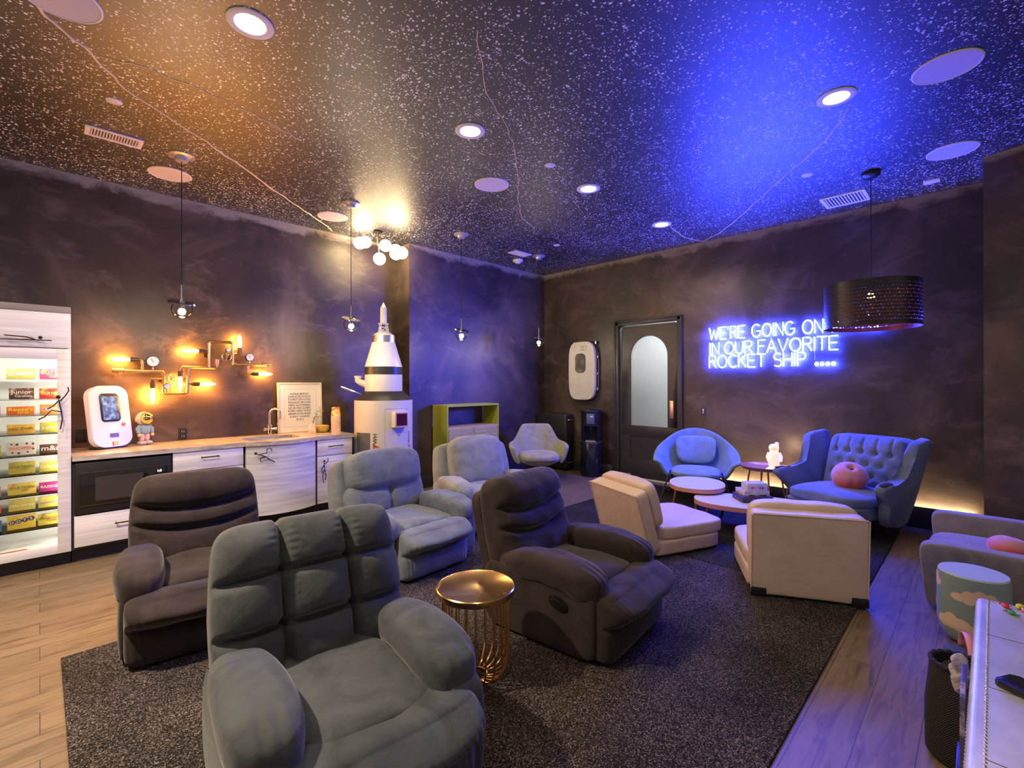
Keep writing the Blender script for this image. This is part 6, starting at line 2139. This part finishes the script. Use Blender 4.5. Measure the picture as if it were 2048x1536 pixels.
# ------------------------------------------------------------------ basket, throw, bag and folder by the desk
t = T('woven_basket', 'tall dark woven basket standing against the metal desk', 'basket', (2.58, 0.066, 0.0))
t.scale = (0.9, 0.9, 0.90)
mbk, nt, b = new_mat('dark_weave')
tc = nd(nt, 'ShaderNodeTexCoord')
wv = nd(nt, 'ShaderNodeTexWave', Scale=60.0, Distortion=3.0, Detail=2.0)
wv.bands_direction = 'DIAGONAL'
lk(nt, tc, 'Object', wv, 'Vector')
nt.links.new(ramp(nt, wv.outputs['Fac'], [(0.2, (0.010, 0.008, 0.008)), (0.8, (0.032, 0.026, 0.025))]), b.inputs['Base Color'])
b.inputs['Roughness'].default_value = 0.8
bp = nd(nt, 'ShaderNodeBump', Strength=0.8, Distance=0.006)
lk(nt, wv, 'Fac', bp, 'Height')
lk(nt, bp, 'Normal', b, 'Normal')
bm = B(); lathe(bm, [(0.0, 0.0), (0.105, 0.0), (0.118, 0.02), (0.120, 0.22), (0.107, 0.36), (0.102, 0.42), (0.092, 0.42), (0.096, 0.36), (0.104, 0.25), (0.0, 0.24)], 48); O('weave', bm, mbk, t)
bm = B()
tube(bm, [(0.098 * math.cos(2 * PI * k / 72), 0.098 * math.sin(2 * PI * k / 72), 0.42 + 0.004 * math.sin(k * 1.6)) for k in range(72)], 0.010, 8, True); O('plaited_rim', bm, mbk, t)


def fthrow(p, q):
    p.z += 0.020 * noise.noise(Vector((p.x * 24, p.y * 24, 3))) + 0.010 * noise.noise(Vector((p.x * 60, p.y * 60, 7)))
    return p


bm = B(); blob(bm, (2.58, 0.066, 0.328), (0.082, 0.082, 0.028), 2.6, 36, fthrow)
tag(O('knit_throw', bm, mat('dark_speckled_knit', (0.02, 0.014, 0.014), 0.9, var=((0.20, 0.15, 0.15), 70, 4, 0.5, 0.68, (1, 1, 1)), bump=(120, 1.0, 0.01, (1, 1, 1)))), 'dark flecked knitted throw stuffed in the woven basket', 'throw')
t = T('tote_bag', 'dark tote bag with a pink strap between the basket and the drum stool', 'bag', (2.87, 0.05, 0.0), 0.2)
bm = B(); blob(bm, (0, 0, 0.15), (0.13, 0.07, 0.15), 6, 12); O('pouch', bm, mat('dark_grey_canvas', (0.045, 0.042, 0.05), 0.8), t)
bm = B()
pts = [(0.10 * math.cos(math.radians(a)), 0, 0.29 + 0.10 * math.sin(math.radians(a))) for a in range(0, 181, 12)]
for (x0, _, z0), (x1, _, z1) in zip(pts[:-1], pts[1:]):
    quad(bm, [(x0, -0.014, z0), (x1, -0.014, z1), (x1, 0.014, z1), (x0, 0.014, z0)])
bmesh.ops.remove_doubles(bm, verts=bm.verts[:], dist=1e-5)
thick(O('strap', bm, mat('pink_webbing', (0.70, 0.25, 0.32), 0.7), t), 0.003)
t = T('photo_folder', 'thin upright folder with a pink and dark cover wedged against the desk side', 'folder', (2.10, 0.046, 0.0), 0.0)
bm = B(); b2(bm, (-0.12, -0.006, 0.28), (0.12, 0.006, 0.54), 0.002); O('cover', bm, mat('dark_print', (0.07, 0.07, 0.16), 0.4, var=((0.35, 0.30, 0.42), 14, 3, 0.5, 0.6, (1, 1, 1))), t)
bm = B(); b2(bm, (-0.08, 0.0062, 0.40), (0.06, 0.0072, 0.45)); b2(bm, (-0.02, 0.0062, 0.46), (0.08, 0.0072, 0.48)); O('pink_print', bm, mat('hot_pink_print', (0.75, 0.04, 0.16), 0.4), t)
bm = B(); b2(bm, (-0.10, -0.018, 0.0), (0.10, 0.018, 0.28), 0.004); O('holder', bm, M_BLACK, t)


def fbag(p, q):
    p += Vector((0.018 * noise.noise(p * 30), 0.018 * noise.noise(p * 30 + Vector((5, 0, 0))), 0.02 * noise.noise(p * 26 + Vector((0, 9, 0)))))
    return p


bm = B(); blob(bm, (2.345, 0.060, 0.45), (0.045, 0.024, 0.065), 2.6, 22, fbag)
tag(O('plastic_bag', bm, mat('cloudy_plastic', (0.62, 0.56, 0.62), 0.25, trans=0.35, bump=(60, 0.8, 0.01, (1, 1, 1)))), 'crumpled cloudy plastic bag hanging at the desk edge above the basket', 'bag')
